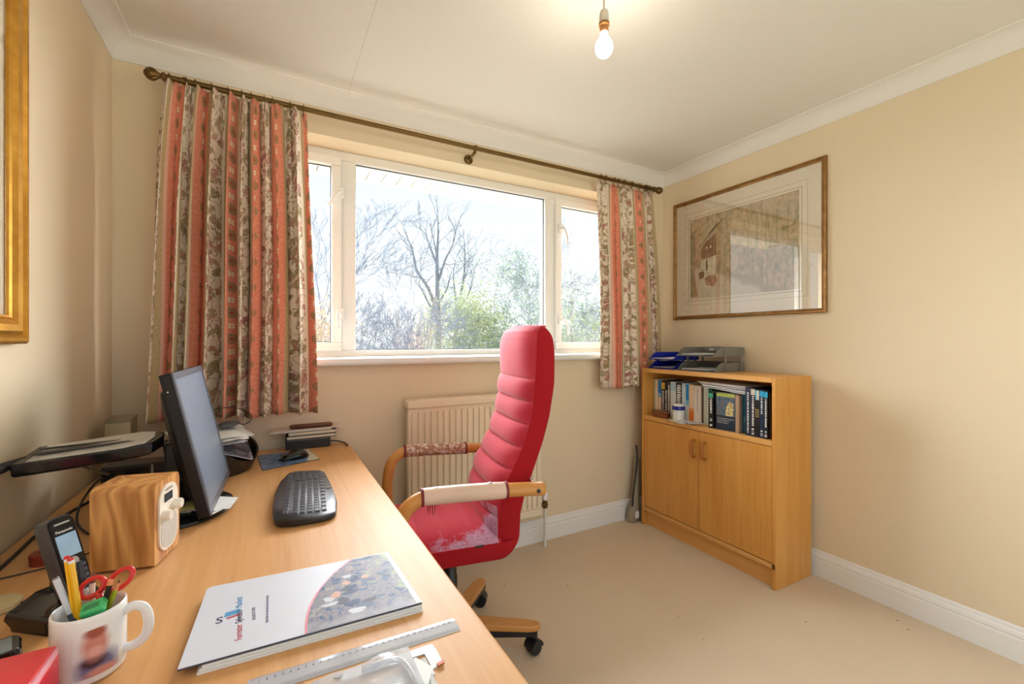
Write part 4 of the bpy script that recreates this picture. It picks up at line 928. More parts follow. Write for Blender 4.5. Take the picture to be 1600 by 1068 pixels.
# digital radio
ra = thing('digital_radio', 'wooden digital radio with a white control panel', 'radio', (-0.216, 1.173, Z0), R(77 - 90))   # local y = along the front panel, -x = depth
RW_, RDp, RH = 0.114, 0.112, 0.172
cab = MB(); rp = 0.016
sec = [(0, 0.003), (0.003, 0), (RW_ - 0.003, 0), (RW_, 0.003)] + [(RW_ - rp + rp * math.cos(q), RH - rp + rp * math.sin(q)) for q in [PI / 2 * i / 6 for i in range(7)]] + [(rp - rp * math.sin(q), RH - rp + rp * math.cos(q)) for q in [PI / 2 * i / 6 for i in range(7)]]
cab.loft([[(x, y, z + 0.004) for y, z in sec] for x in (-RDp, 0)]).build('cabinet', WALNUT, ra, smooth=40)
def pill(y0, y1, z0, z1, r, n_=7):
    out = []
    for cy, cz, a0 in ((y1 - r, z0 + r, -PI / 2), (y1 - r, z1 - r, 0), (y0 + r, z1 - r, PI / 2), (y0 + r, z0 + r, PI)):
        out += [(cy + r * math.cos(a0 + PI / 2 * i / n_), cz + r * math.sin(a0 + PI / 2 * i / n_)) for i in range(n_ + 1)]
    return out
CR = plain('cream_panel', rgb(238, 230, 214), 0.35)
pan = MB().loft([[(x, y, z) for y, z in pill(0.014, 0.098, 0.020, 0.162, 0.034)] for x in (0.0, 0.0035)]).build('control_panel', CR, ra)
MB().loft([[(x, y, z) for y, z in pill(0.019, 0.093, 0.025, 0.098, 0.030)] for x in (0.0035, 0.0042)]).build('speaker_grille', plain('grille_grey', rgb(206, 204, 196), 0.5), pan)
MB().box(0.0035, 0.0045, 0.034, 0.070, 0.126, 0.144).build('display', GLOSSBLACK, pan)
for y_, z_ in ((0.030, 0.100), (0.082, 0.108)): MB().lathe([(0.0115, 0), (0.0115, 0.012), (0.0095, 0.015), (0.0005, 0.0152)], 20, Matrix.Translation((0.0035, y_, z_)) @ Matrix.Rotation(PI / 2, 4, 'Y')).build('knob', CR, pan, smooth=40)
for k in range(4): MB().lathe([(0.0025, 0), (0.0025, 0.0015)], 8, Matrix.Translation((0.0035, 0.042 + 0.008 * k, 0.152)) @ Matrix.Rotation(PI / 2, 4, 'Y')).build('button', SILVER, pan)
for y_ in (0.015, RW_ - 0.015):
    for x_ in (-0.015, -RDp + 0.015): MB().lathe([(0.006, 0), (0.006, 0.004)], 10, Matrix.Translation((x_, y_, 0))).build('rubber_foot', BLACK, ra)

# black tray full of papers behind the monitor
tr_ = thing('paper_tray', 'black curved bin holding papers behind the monitor', 'tray', (-0.190, 1.952, Z0))
def rimz(a):
    # height of the sloping rim round the bin; a = 0 points to +x (right), -90 to the camera
    return interp([(-PI, 0.125), (-PI * 0.62, 0.122), (-PI * 0.45, 0.105), (-PI * 0.28, 0.052), (-PI * 0.14, 0.036), (0, 0.062), (PI * 0.2, 0.095), (PI * 0.5, 0.105), (PI, 0.125)], a)
def rg(s, fz, k=1.0): return [(0.128 * s * math.cos(a), 0.138 * s * math.sin(a), fz(a)) for a in [-PI + 2 * PI * i / 48 for i in range(48)]]
MB().loft([rg(0.98, lambda a: 0.0), rg(1.0, lambda a: 0.004), rg(1.08, lambda a: rimz(a) * 0.6), rg(1.15, lambda a: rimz(a)), rg(1.10, lambda a: rimz(a) + 0.001), rg(1.0, lambda a: rimz(a) * 0.6), rg(0.9, lambda a: 0.006)]).build('bin_shell', plain('brownish_black_plastic', rgb(48, 40, 34), 0.3), tr_, smooth=50)
t = thing('magazine', 'glossy dark magazine leaning in the black bin', 'magazine', (-0.135, 1.895, Z0 + 0.02))
g = G('magazine_cover', 0.15); n = g.noise(g.coord(), 24, 4, 0.6, 1.0); g.color(g.ramp(n, [(0.35, rgb(44, 48, 58)), (0.5, rgb(96, 100, 112)), (0.6, rgb(150, 150, 160)), (0.7, rgb(60, 66, 80))]))
Mg = frame_of((-0.130, 1.900, Z0 + 0.088), (0.85, 0.25, -0.36), (0.0, 1, 0.20))
MB().box(-0.085, 0.070, -0.055, 0.10, 0, 0.003, M=Mg).build('front_cover', g.m, t, world=True); MB().box(-0.084, 0.069, -0.054, 0.099, -0.004, 0, M=Mg).build('pages', PAPER, t, world=True)
t = thing('document_pile', 'crumpled white papers piled on the black bin', 'papers', (-0.20, 1.92, Z0 + 0.10)); rnd = random.Random(11)
for k in range(6):
    Mp = frame_of((-0.20 + rnd.uniform(-0.02, 0.02), 1.935 + rnd.uniform(-0.02, 0.02), Z0 + 0.118 + 0.005 * k), (1, 0.28 + rnd.uniform(-0.15, 0.15), 0.06 + rnd.uniform(-0.05, 0.05)), (-0.28, 1, 0.10))
    w_ = [rnd.uniform(-0.004, 0.004) for _ in range(7)]
    MB().loft([[(-0.095 + 0.19 * i / 6, y_, z_ + w_[i]) for y_, z_ in ((-0.10 + rnd.uniform(-.01, .01), 0), (0.11, 0), (0.11, 0.0018), (-0.10, 0.0018))] for i in range(7)], M=Mp).build('paper_sheet', PAPER, t, world=True)
t = thing('webcam', 'round dark grey webcam with a looped cable on the papers', 'webcam', (-0.142, 1.965, Z0 + 0.157))
MB().lathe([(0.020, 0), (0.036, 0.003), (0.038, 0.009), (0.033, 0.016), (0.010, 0.020), (0.001, 0.0205)], 24, Matrix.Rotation(R(-6), 4, 'Y')).build('webcam_body', plain('dark_grey_plastic', rgb(78, 80, 86), 0.35), t, smooth=50)
MB().tube(smooth_path([(0.03, 0, 0.008), (0.055, -0.01, 0.006), (0.075, 0.01, 0.02), (0.06, 0.03, 0.045), (0.01, 0.04, 0.065), (-0.05, 0.03, 0.06), (-0.085, 0.02, 0.02), (-0.06, 0.03, -0.03)], 6), 0.0018, 6).build('webcam_cable', BLACK, t, smooth=True)

# speakers and a black box behind the lamp
def speaker(label, loc, wd, dp, ht, rz):
    t = thing('loudspeaker', label, 'speaker', loc, rz, 'pair of desk speakers')
    rings = [[(x, y * (1 - 0.0), z) for x, y in ((-wd / 2, 0), (-wd / 4, -0.008), (0, -0.010), (wd / 4, -0.008), (wd / 2, 0), (wd / 2, dp), (-wd / 2, dp))] for z in (0, ht - 0.006, ht)]
    rings[1] = [(x, y, ht - 0.008) for x, y, z in rings[1]]; rings[2] = [(x * 0.97, y + 0.001, ht - 0.0 + 0.0) for x, y, z in rings[2]]
    MB().loft(rings).build('speaker_cabinet', plain('taupe_plastic', rgb(140, 130, 108), 0.5), t, bevel=0.003)
    MB().loft([[(x, y - 0.001, z) for x, y in ((-wd / 2 * 0.92, 0), (-wd / 4, -0.0085), (0, -0.0105), (wd / 4, -0.0085), (wd / 2 * 0.92, 0))] + [(x, y - 0.004, z) for x, y in ((wd / 2 * 0.92, 0), (wd / 4, -0.0085), (0, -0.0105), (-wd / 4, -0.0085), (-wd / 2 * 0.92, 0))] for z in (0.02, ht - 0.012)]).build('speaker_grille', plain('beige_grille_cloth', rgb(186, 172, 142), 0.8, bump=0.2, scale=600), t)
    MB().lathe([(0.004, 0), (0.004, 0.004), (0.002, 0.005)], 10, Matrix.Translation((wd / 2 * 0.6, -0.007, 0.012)) @ Matrix.Rotation(PI / 2, 4, 'X')).build('volume_knob', BLACK, t)
    return t
speaker('taupe desk speaker in the corner behind the lamp', (-0.465, 1.985, Z0), 0.072, 0.115, 0.208, R(4))
speaker('slim taupe speaker at the left photo edge', (-0.512, 1.262, Z0), 0.13, 0.024, 0.15, R(90))
t = thing('plastic_box', 'black upright box on the desk behind the lamp and monitor', 'box', (-0.345, 1.70, Z0))
box('box_case', BLACK, t, -0.085, 0.085, -0.03, 0.05, 0, 0.115, 0.004); box('chrome_strip', SILVER, t, 0.030, 0.035, -0.0315, -0.029, 0.01, 0.11); box('box_panel', GLOSSBLACK, t, -0.078, 0.026, -0.0312, -0.029, 0.012, 0.105)
def cable(label, pts, r=0.003, mat=None, name='cable'):
    t = thing(name, label, 'cable', pts[0]); MB().tube(smooth_path(pts, 8), r, 7).build('cable_run', mat or BLACK, t, smooth=True, world=True); return t
cable('black cable running along the foot of the left wall behind the radio', [(-0.497, 1.30, Z0 + 0.0035), (-0.50, 1.40, Z0 + 0.0035), (-0.505, 1.52, Z0 + 0.0035), (-0.49, 1.66, Z0 + 0.0035), (-0.46, 1.80, Z0 + 0.0035)], 0.0042)
cable('thin black cable crossing the desk past the red tub', [(-0.49, 1.265, Z0 + 0.002), (-0.445, 1.275, Z0 + 0.002), (-0.40, 1.29, Z0 + 0.002), (-0.36, 1.325, Z0 + 0.002), (-0.33, 1.36, Z0 + 0.002)], 0.0016)
cable('black cable looping down behind the radio from the box', [(-0.425, 1.74, Z0 + 0.06), (-0.44, 1.70, Z0 + 0.075), (-0.45, 1.62, Z0 + 0.05), (-0.44, 1.53, Z0 + 0.02), (-0.40, 1.46, Z0 + 0.003), (-0.34, 1.40, Z0 + 0.003)], 0.003)

# red tub, phone, gadget, plug
t = thing('round_tub', 'small round brick-red tub on the desk behind the phone', 'tub', (-0.430, 1.322, Z0))
TUB = plain('brick_red_plastic', rgb(134, 44, 34), 0.4)
MB().lathe([(0.024, 0), (0.025, 0.001), (0.025, 0.012)], 24).build('tub_base', TUB, t, smooth=40); MB().lathe([(0.0255, 0.0125), (0.0255, 0.021), (0.0235, 0.023), (0.010, 0.023), (0.009, 0.0195), (0.001, 0.0195)], 24).build('tub_lid', TUB, t, smooth=40)
dk_ = thing('phone_dock', 'black charging dock under the cordless phone', 'phone dock', (-0.325, 1.035, Z0), R(-38))
MB().loft([[(x * s, y * s2, z + zt * (y < 0)) for x, y in ((-0.042, -0.040), (0.042, -0.040), (0.046, 0.0), (0.036, 0.042), (-0.036, 0.042), (-0.046, 0.0))] for s, s2, z, zt in ((0.9, 0.9, 0.0, 0), (0.92, 0.92, 0.008, 0), (1.05, 1.05, 0.022, 0), (1.0, 1.0, 0.040, -0.008), (0.8, 0.7, 0.050, -0.012))]).build('dock_body', GLOSSBLACK, dk_, bevel=0.003)
box('dock_rest', BLACK, dk_, -0.026, 0.026, 0.008, 0.028, 0.040, 0.075, 0.004)
ph = bpy.data.objects.new('cordless_phone', None)
PM = frame_of((-0.293, 1.026, Z0 + 0.034), (0.56, 0.83, 0.0), (-0.26, 0.22, 0.93)); reg(ph, None, PM); tag(ph, 'black cordless phone handset standing in its dock', 'phone')   # x across, y up, z out of the keypad
def slab(w0, w1, h, z0, z1, r=0.012):
    def ring(z, s): return [(x * s, 0.0 + (y - h / 2) * (0.97 + 0.03 * s) + h / 2, z) for x, y in [(-w0, 0.0), (w0, 0.0), (w1, h * 0.35), (w1, h - r)] + [(w1 - r + r * math.cos(q), h - r + r * math.sin(q)) for q in (PI / 6, PI / 3)] + [(w1 * 0.3, h), (-w1 * 0.3, h)] + [(-w1 + r - r * math.sin(q), h - r + r * math.cos(q)) for q in (PI / 6, PI / 3)] + [(-w1, h - r), (-w1, h * 0.35)]]
    return [ring(z0, 0.9), ring(z0 + 0.004, 1.0), ring(z1 - 0.003, 1.0), ring(z1, 0.93)]
MB().loft(slab(0.019, 0.0215, 0.146, -0.015, 0.012)).build('handset_body', plain('phone_grey', rgb(58, 56, 60), 0.3), ph, smooth=40)
fc = MB().loft(slab(0.017, 0.0195, 0.143, 0.010, 0.0145, 0.011)).build('handset_face', GLOSSBLACK, ph, smooth=40)
MB().box(-0.016, 0.016, 0.074, 0.113, 0.0143, 0.0150).build('phone_screen', plain('pale_blue_lcd', rgb(150, 182, 206), 0.2, var=0.15, scale=60), fc)
lettering('maker_name', 'Panasonic', 0.0068, INK, fc, Matrix.Translation((0, 0.117, 0.0149)), 'CENTER')
MB().box(-0.012, 0.012, 0.131, 0.134, 0.0143, 0.0149).build('earpiece', SILVER, fc)
KP = plain('phone_key', rgb(70, 74, 84), 0.3)
for r_ in range(5):
    for q in range(3): MB().box(-0.0155 + 0.011 * q, -0.0065 + 0.011 * q, 0.012 + 0.0095 * r_, 0.0185 + 0.0095 * r_, 0.0143, 0.0158).build('phone_key', KP, fc)
MB().lathe([(0.008, 0), (0.008, 0.0012), (0.0055, 0.0014)], 16, Matrix.Translation((0, 0.064, 0.0144))).build('navigation_key', SILVER, fc)
t = thing('glossy_gadget', 'glossy black gadget lying behind the red box', 'gadget', (-0.372, 0.935, Z0), R(20))
MB().loft([[(x * s, y * s, z) for x, y in pill(-0.040, 0.040, -0.028, 0.028, 0.012)] for s, z in ((0.95, 0), (1, 0.004), (1, 0.018), (0.93, 0.023))]).build('gadget_body', GLOSSBLACK, t, smooth=40)
MB().box(0.012, 0.030, -0.022, 0.022, 0.0228, 0.0236).build('gadget_display', plain('grey_film', rgb(110, 120, 124), 0.1), t)
t = thing('cream_disc', 'flat round cream plastic disc on the desk at the left edge', 'disc', (-0.435, 1.13, Z0))
MB().lathe([(0.036, 0), (0.038, 0.004), (0.036, 0.010), (0.020, 0.014), (0.001, 0.014)], 24).build('disc_body', plain('cream_plastic', rgb(196, 182, 140), 0.4), t, smooth=40)
MB().tube(smooth_path([(0.03, 0.0, 0.006), (0.05, -0.01, 0.004), (0.075, -0.03, 0.004)], 5), 0.002, 6).build('disc_lead', BLACK, t, smooth=True)

# photo mug with pens
mg = thing('photo_mug', 'white photo mug holding pens and scissors', 'mug', (-0.232, 0.856, Z0))
MUGM = plain('mug_glaze', rgb(238, 238, 236), 0.12, var=0.01)
MB().lathe([(0.001, 0.002), (0.034, 0.0), (0.039, 0.002), (0.0412, 0.006), (0.0415, 0.090), (0.041, 0.094), (0.0395, 0.0955), (0.038, 0.094), (0.0375, 0.090), (0.0372, 0.008), (0.034, 0.0055), (0.001, 0.0055)], 48).build('mug_body', MUGM, mg, smooth=50)
ha = -R(5)
hp = [(0.039, 0.078), (0.052, 0.082), (0.064, 0.075), (0.069, 0.055), (0.065, 0.035), (0.053, 0.024), (0.039, 0.022)]
MB().tube(smooth_path([(x * math.cos(ha), x * math.sin(ha), z) for x, z in hp], 6), 0.0055, 10, flat=1.25).build('mug_handle', MUGM, mg, smooth=True)
# the blurred child's portrait printed on its side
g = G('mug_print', 0.15); ux = g.xyz('UV'); u, v = ux[0], ux[1]; n = (g.noise(g.vec(u, v), 4, 2) - 0.5)
def blob(cu, cv, ru, rv, soft=0.35): return (((u - cu) / ru) * ((u - cu) / ru) + ((v - cv) / rv) * ((v - cv) / rv) + n * 0.5).sqrt().step(1 + soft, 1 - soft)
c = g.mix(blob(0.52, 0.18, 0.46, 0.30), rgb(238, 238, 236), rgb(112, 112, 150)); c = g.mix(blob(0.42, 0.30, 0.26, 0.12), c, rgb(70, 44, 58)); c = g.mix(blob(0.60, 0.06, 0.34, 0.10), c, rgb(204, 140, 124))
c = g.mix(blob(0.46, 0.66, 0.27, 0.30), c, rgb(206, 140, 126)); c = g.mix(blob(0.46, 0.92, 0.22, 0.12), c, rgb(160, 88, 72)); c = g.mix(blob(0.46, 0.52, 0.16, 0.1), c, rgb(222, 170, 160)); g.color(c)
m = MB(); m.uv = []; a0, a1 = R(-100), R(-28)
for j in range(13):
    for i in range(17):
        a = a0 + (a1 - a0) * i / 16; m.v.append((0.0417 * math.cos(a), 0.0417 * math.sin(a), 0.012 + 0.066 * j / 12)); m.uv.append((i / 16, j / 12))
for j in range(12):
    for i in range(16): p = j * 17 + i; m.f.append((p, p + 1, p + 18, p + 17))
m.build('printed_portrait', g.m, mg, smooth=True)

def stick(name, label, cat, a, b, segs, group='pens in the mug', sides=8):
    """a = foot in the mug, b = top end; segs = (part, from, to, radius0, radius1, material)"""
    a, b = Vector(a), Vector(b); t = thing(name, label, cat, tuple(a), 0, group)
    for part, f0, f1, r0, r1, mt_ in segs: MB().tube([a + (b - a) * f0, a + (b - a) * f1], [r0, r1], sides).build(part, mt_, t, smooth=40, world=True)
    return t
YEL = plain('yellow_pencil_paint', rgb(240, 186, 24), 0.3); REDP = plain('red_pencil_dip', rgb(206, 40, 34), 0.4); BKP = plain('black_pencil_paint', rgb(30, 26, 20), 0.35); GRN = plain('lime_pencil_paint', rgb(170, 180, 40), 0.35)
WOODP = plain('bare_pencil_wood', rgb(226, 150, 100), 0.7); LEAD = plain('graphite', rgb(60, 58, 58), 0.4)
mgb = Vector((-0.232, 0.856, Z0 + 0.008))
stick('pencil', 'yellow pencil with a red end, left of the pair in the mug', 'pencil', (-0.238, 0.850, Z0 + 0.008), (-0.262, 0.874, Z0 + 0.166), [('shaft', 0, 0.95, 0.0036, 0.0036, YEL), ('white_ring', 0.95, 0.975, 0.0037, 0.0037, INK), ('red_end', 0.975, 1, 0.0036, 0.0033, REDP)], sides=6)
stick('pencil', 'yellow pencil with a red end, right of the pair in the mug', 'pencil', (-0.230, 0.846, Z0 + 0.008), (-0.256, 0.867, Z0 + 0.165), [('shaft', 0, 0.95, 0.0036, 0.0036, YEL), ('white_ring', 0.95, 0.975, 0.0037, 0.0037, INK), ('red_end', 0.975, 1, 0.0036, 0.0033, REDP)], sides=6)
stick('ballpoint_pen', 'clear ballpoint pen leaning to the left in the mug', 'pen', (-0.222, 0.840, Z0 + 0.008), (-0.274, 0.876, Z0 + 0.134), [('barrel', 0, 1, 0.0042, 0.0042, plain('frosted_barrel', rgb(208, 214, 224), 0.15)), ('ink_tube', 0.0, 0.7, 0.0044, 0.0044, plain('navy_ink', rgb(70, 76, 100), 0.3))][:1] + [('ink_tube', 0.3, 0.62, 0.00435, 0.00435, plain('navy_ink', rgb(90, 96, 116), 0.2)), ('end_plug', 1, 1.02, 0.0040, 0.0038, GREYP)])
stick('marker_pen', 'white marker pen with a black cap behind the scissors', 'pen', (-0.226, 0.868, Z0 + 0.008), (-0.254, 0.893, Z0 + 0.148), [('barrel', 0, 0.72, 0.0048, 0.0048, plain('pale_barrel', rgb(214, 210, 204), 0.3)), ('cap', 0.72, 0.86, 0.0052, 0.005, BLACK), ('cap_end', 0.86, 1, 0.0042, 0.0036, BLACK)])
stick('pencil', 'black and yellow striped pencil inside the right scissor loop', 'pencil', (-0.236, 0.862, Z0 + 0.008), (-0.205, 0.842, Z0 + 0.131), [('shaft', 0, 0.95, 0.0038, 0.0038, BKP), ('yellow_stripe', 0.05, 0.94, 0.0032, 0.0032, YEL), ('sawn_end', 0.95, 1, 0.0038, 0.0036, WOODP)], sides=6)
stick('pencil', 'lime green pencil with a sharp dark tip in the mug', 'pencil', (-0.240, 0.872, Z0 + 0.008), (-0.196, 0.846, Z0 + 0.128), [('shaft', 0, 0.88, 0.0036, 0.0036, GRN), ('tip_wood', 0.88, 0.96, 0.0036, 0.0014, WOODP), ('tip_lead', 0.96, 1, 0.0014, 0.0003, LEAD)], sides=6)
stick('ballpoint_pen', 'thin white pen standing behind the left scissor loop', 'pen', (-0.238, 0.878, Z0 + 0.008), (-0.236, 0.884, Z0 + 0.128), [('barrel', 0, 0.9, 0.0036, 0.0036, plain('ivory_barrel', rgb(230, 222, 206), 0.3)), ('end_cap', 0.9, 1, 0.0038, 0.0034, plain('maroon_cap', rgb(110, 60, 60), 0.3))])
sc_ = bpy.data.objects.new('scissors', None); SM = frame_of((-0.216, 0.856, Z0 + 0.094), (0.92, -0.38, 0.10), (0.0, 0.30, 0.95)); reg(sc_, None, SM); tag(sc_, 'red-handled scissors standing handles up in the mug', 'scissors')
REDH = plain('red_handle_plastic', rgb(214, 46, 44), 0.3)
for s_, rot in ((-1, 0.42), (1, -0.35)):
    pts = [(s_ * 0.019 + 0.0165 * math.cos(a + rot), 0.026 + 0.0125 * math.sin(a + rot) * 1.0 + s_ * 0.003, 0) for a in [2 * PI * i / 20 for i in range(20)]]
    pts = [(x, y + 0.35 * (x - s_ * 0.019) * s_ * (-0.6 if s_ < 0 else 1.1), z) for x, y, z in pts]
    m = MB(); ring = []
    for i, p in enumerate(pts):
        pv = Vector(p); ctr = Vector((s_ * 0.019, 0.026, 0)); d_ = (pv - ctr).normalized()
        ring.append([tuple(pv + d_ * 0.0036 * math.cos(q) + Vector((0, 0, 0.0042 * math.sin(q)))) for q in [2 * PI * k / 8 for k in range(8)]])
    m.loft(ring + [ring[0]], caps=False); m.tube([(s_ * 0.010, 0.016, 0), (s_ * 0.004, 0.004, 0), (0, -0.008, 0)], [0.0045, 0.0048, 0.004], 8)
    h_ = m.build('handle', REDH, sc_, smooth=True)
    MB().prism([(0.0 - s_ * 0.001, -0.006), (-s_ * 0.008, -0.03), (-s_ * 0.004, -0.078), (s_ * 0.002, -0.03)], -0.001 if s_ < 0 else 0.0002, -0.0002 if s_ < 0 else 0.001).build('blade', STEEL, h_)
t = bpy.data.objects.new('pencil_sharpener', None); reg(t, None, frame_of((-0.222, 0.8335, Z0 + 0.097), (0.94, -0.12, 0.28), (0.1, 0.8, 0.6))); tag(t, 'bright green plastic sharpener wedged in the mug rim', 'sharpener')
GRNP = plain('green_plastic', rgb(64, 184, 110), 0.35)
box('sharpener_body', GRNP, t, -0.0135, 0.0135, -0.006, 0.012, -0.006, 0.006, 0.002); box('sharpener_slot', plain('dark_green_plastic', rgb(40, 130, 80), 0.4), t, -0.009, 0.009, 0.0, 0.007, 0.0058, 0.0064)

# red box at the photo's lower left corner
rb_ = thing('red_box', 'glossy red box with a pale pink edge in the front left corner of the desk', 'box', (-0.345, 0.69, Z0))
REDB = plain('red_card', rgb(222, 44, 58), 0.25, var=0.02)
box('box_base', REDB, rb_, -0.10, 0.10, -0.10, 0.104, 0, 0.068, 0.001, local=None); box('pink_edge', plain('pink_edge', rgb(244, 176, 190), 0.4), rb_, -0.099, 0.099, -0.099, 0.103, 0.068, 0.077)
box('box_lid', REDB, rb_, -0.10, 0.097, -0.10, 0.104, 0.077, 0.080, 0.001)

# folder of brochures
fo = thing('brochure_folder', 'white glossy solicitors folder with a crowd photo, lying on the desk', 'folder', (0.06, 0.88, Z0))
FW = plain('glossy_white_card', rgb(214, 218, 230), 0.4, var=0.01, spec=0.25)
def qd(name, mat, pts, z0, z1, par, bev=0): return MB().prism([(x - 0.06, y - 0.88) for x, y in pts], z0, z1).build(name, mat, par, bevel=bev)
cvp = [(-0.117, 0.775), (-0.106, 1.0), (-0.098, 1.004), (0.226, 0.982), (0.236, 0.765)]
for k in range(3): qd('inner_sheets', PAPER, [(-0.094 + 0.003 * k, 0.768 + 0.002 * k), (-0.09, 0.99), (0.222, 0.975), (0.235, 0.757 + 0.003 * k)], 0.0005 + 0.0033 * k, 0.0033 + 0.0033 * k, fo)
qd('back_flap', plain('navy_edge', rgb(62, 62, 84), 0.4), [(x, y - 0.0006) for x, y in cvp], 0.0106, 0.0126, fo)
fcv = qd('front_cover', FW, cvp, 0.0127, 0.0137, fo)
import itertools
def circ(p, q, r):
    ax, ay = p; bx, by = q; cx, cy = r; d = 2 * (ax * (by - cy) + bx * (cy - ay) + cx * (ay - by))
    ux_ = ((ax * ax + ay * ay) * (by - cy) + (bx * bx + by * by) * (cy - ay) + (cx * cx + cy * cy) * (ay - by)) / d; uy_ = ((ax * ax + ay * ay) * (cx - bx) + (bx * bx + by * by) * (ax - cx) + (cx * cx + cy * cy) * (bx - ax)) / d
    return ux_, uy_, math.hypot(ax - ux_, ay - uy_)
A_, B_, C_ = (0.047, 0.7705), (0.066, 0.870), (0.150, 0.9866); ux_, uy_, ur = circ(A_, B_, C_)
a_ = math.atan2(A_[1] - uy_, A_[0] - ux_) % (2 * PI); c_ = math.atan2(C_[1] - uy_, C_[0] - ux_) % (2 * PI)
arc = [(ux_ + ur * math.cos(a_ + (c_ - a_) * i / 20), uy_ + ur * math.sin(a_ + (c_ - a_) * i / 20)) for i in range(21)]
arc2 = [(ux_ + (ur - 0.0035) * math.cos(a_ + (c_ - a_) * i / 20), uy_ + (ur - 0.0035) * math.sin(a_ + (c_ - a_) * i / 20)) for i in range(21)]
g = G('crowd_photo', 0.45, spec=0.2); co = g.coord(); X, Y, Z = g.xyz(); n = g.noise(co, 55, 4, 0.65, 0.6); n2 = g.noise(co, 30, 3, 0.6); gr = (X * 4.0 + Y * 1.2 + (n2 - 0.5) * 1.1)
c = g.ramp(n, [(0.3, rgb(44, 58, 92)), (0.42, rgb(84, 100, 136)), (0.5, rgb(150, 140, 146)), (0.58, rgb(110, 116, 134)), (0.68, rgb(190, 176, 172)), (0.8, rgb(64, 68, 84))])
c = g.mix(gr.step(0.55, 0.75), c, g.mix(n, rgb(140, 160, 116), rgb(186, 194, 150))); c = g.mix((Y * 1.0 + X * 0.05 + (n2 - 0.5) * 0.1).step(-0.075, -0.10), c, rgb(160, 158, 168)); g.color(c)
pic = qd('cover_photo', g.m, arc2 + [(0.217, 0.981), (0.227, 0.7675)], 0.01371, 0.0140, fcv)
qd('red_arc', plain('red_arc_print', rgb(206, 74, 96), 0.3), arc + arc2[::-1], 0.0138, 0.0142, fcv)
rnd = random.Random(12); FIG = [plain('print_%d' % k, rgb(*c), 0.45, var=0.2, scale=80, spec=0.2) for k, c in enumerate(((52, 70, 108), (196, 200, 210), (92, 104, 132), (206, 164, 146), (70, 74, 90), (168, 150, 150)))]
for k in range(26):
    fx_, fy_ = rnd.uniform(0.09, 0.195), rnd.uniform(0.79, 0.955)
    if math.hypot(fx_ - ux_, fy_ - uy_) > ur - 0.02: continue
    a1, b1 = rnd.uniform(0.007, 0.016), rnd.uniform(0.005, 0.010)
    qd('printed_figure', FIG[k % 6], [(fx_ + a1 * (1 + 0.25 * math.sin(3 * q + k)) * math.cos(q), fy_ + b1 * (1 + 0.2 * math.cos(2 * q + k)) * math.sin(q)) for q in [2 * PI * i / 14 for i in range(14)]], 0.01395, 0.01402 + 0.00001 * k, pic if False else fcv)
NAVY = plain('navy_print', rgb(40, 54, 92), 0.4); SKY = plain('sky_blue_print', rgb(84, 160, 214), 0.4); REDI = plain('red_print', rgb(196, 70, 90), 0.4); SLATE = plain('slate_print', rgb(110, 120, 150), 0.4)
def cover_text(s, x, y, size, mat, sx=1.0): return lettering('cover_lettering', s, size, mat, fcv, Matrix.Translation((x - 0.06, y - 0.88, 0.01395)) @ Matrix.Rotation(PI / 2 + 0.05, 4, 'Z') @ Matrix.Diagonal((sx, 1, 1, 1)))
cover_text('Forrester', -0.040, 0.804, 0.0145, REDI, 0.78); cover_text('Sylvester', -0.0425, 0.853, 0.0145, NAVY, 0.78); cover_text('Mackett', -0.045, 0.902, 0.0145, SKY, 0.78)
cover_text('SOLICITORS', -0.023, 0.850, 0.0075, SLATE, 1.0)
rnd = random.Random(2); y = 0.832
while y < 0.915:
    l = rnd.uniform(0.003, 0.009); qd('small_print', SLATE, [(-0.008, y), (-0.0045, y), (-0.0045, y + l), (-0.008, y + l)], 0.0138, 0.0140, fcv); y += l + 0.0016
lettering('cover_lettering', 'S', 0.026, NAVY, fcv, Matrix.Translation((-0.082 - 0.06, 0.868 - 0.88, 0.01395)))
for k in range(3): qd('logo_bar', SKY, [(-0.070 + 0.001 * k, 0.882 + 0.005 * k), (-0.048 + 0.001 * k, 0.884 + 0.005 * k), (-0.048, 0.8878 + 0.005 * k), (-0.070, 0.8858 + 0.005 * k)], 0.0138, 0.0141, fcv)
qd('logo_bar', REDI, [(-0.066, 0.874), (-0.046, 0.877), (-0.046, 0.8815), (-0.066, 0.8785)], 0.0138, 0.0141, fcv)
t = thing('sticky_note', 'yellow sticky note peeping out behind the white folder', 'note', (0.045, 1.012, Z0)); YN = plain('yellow_note', rgb(232, 190, 70), 0.7)
MB().prism([(-0.02, -0.004), (0.016, -0.006), (0.018, 0.012), (-0.018, 0.006)], 0, 0.0006).build('note_sheet', YN, t)

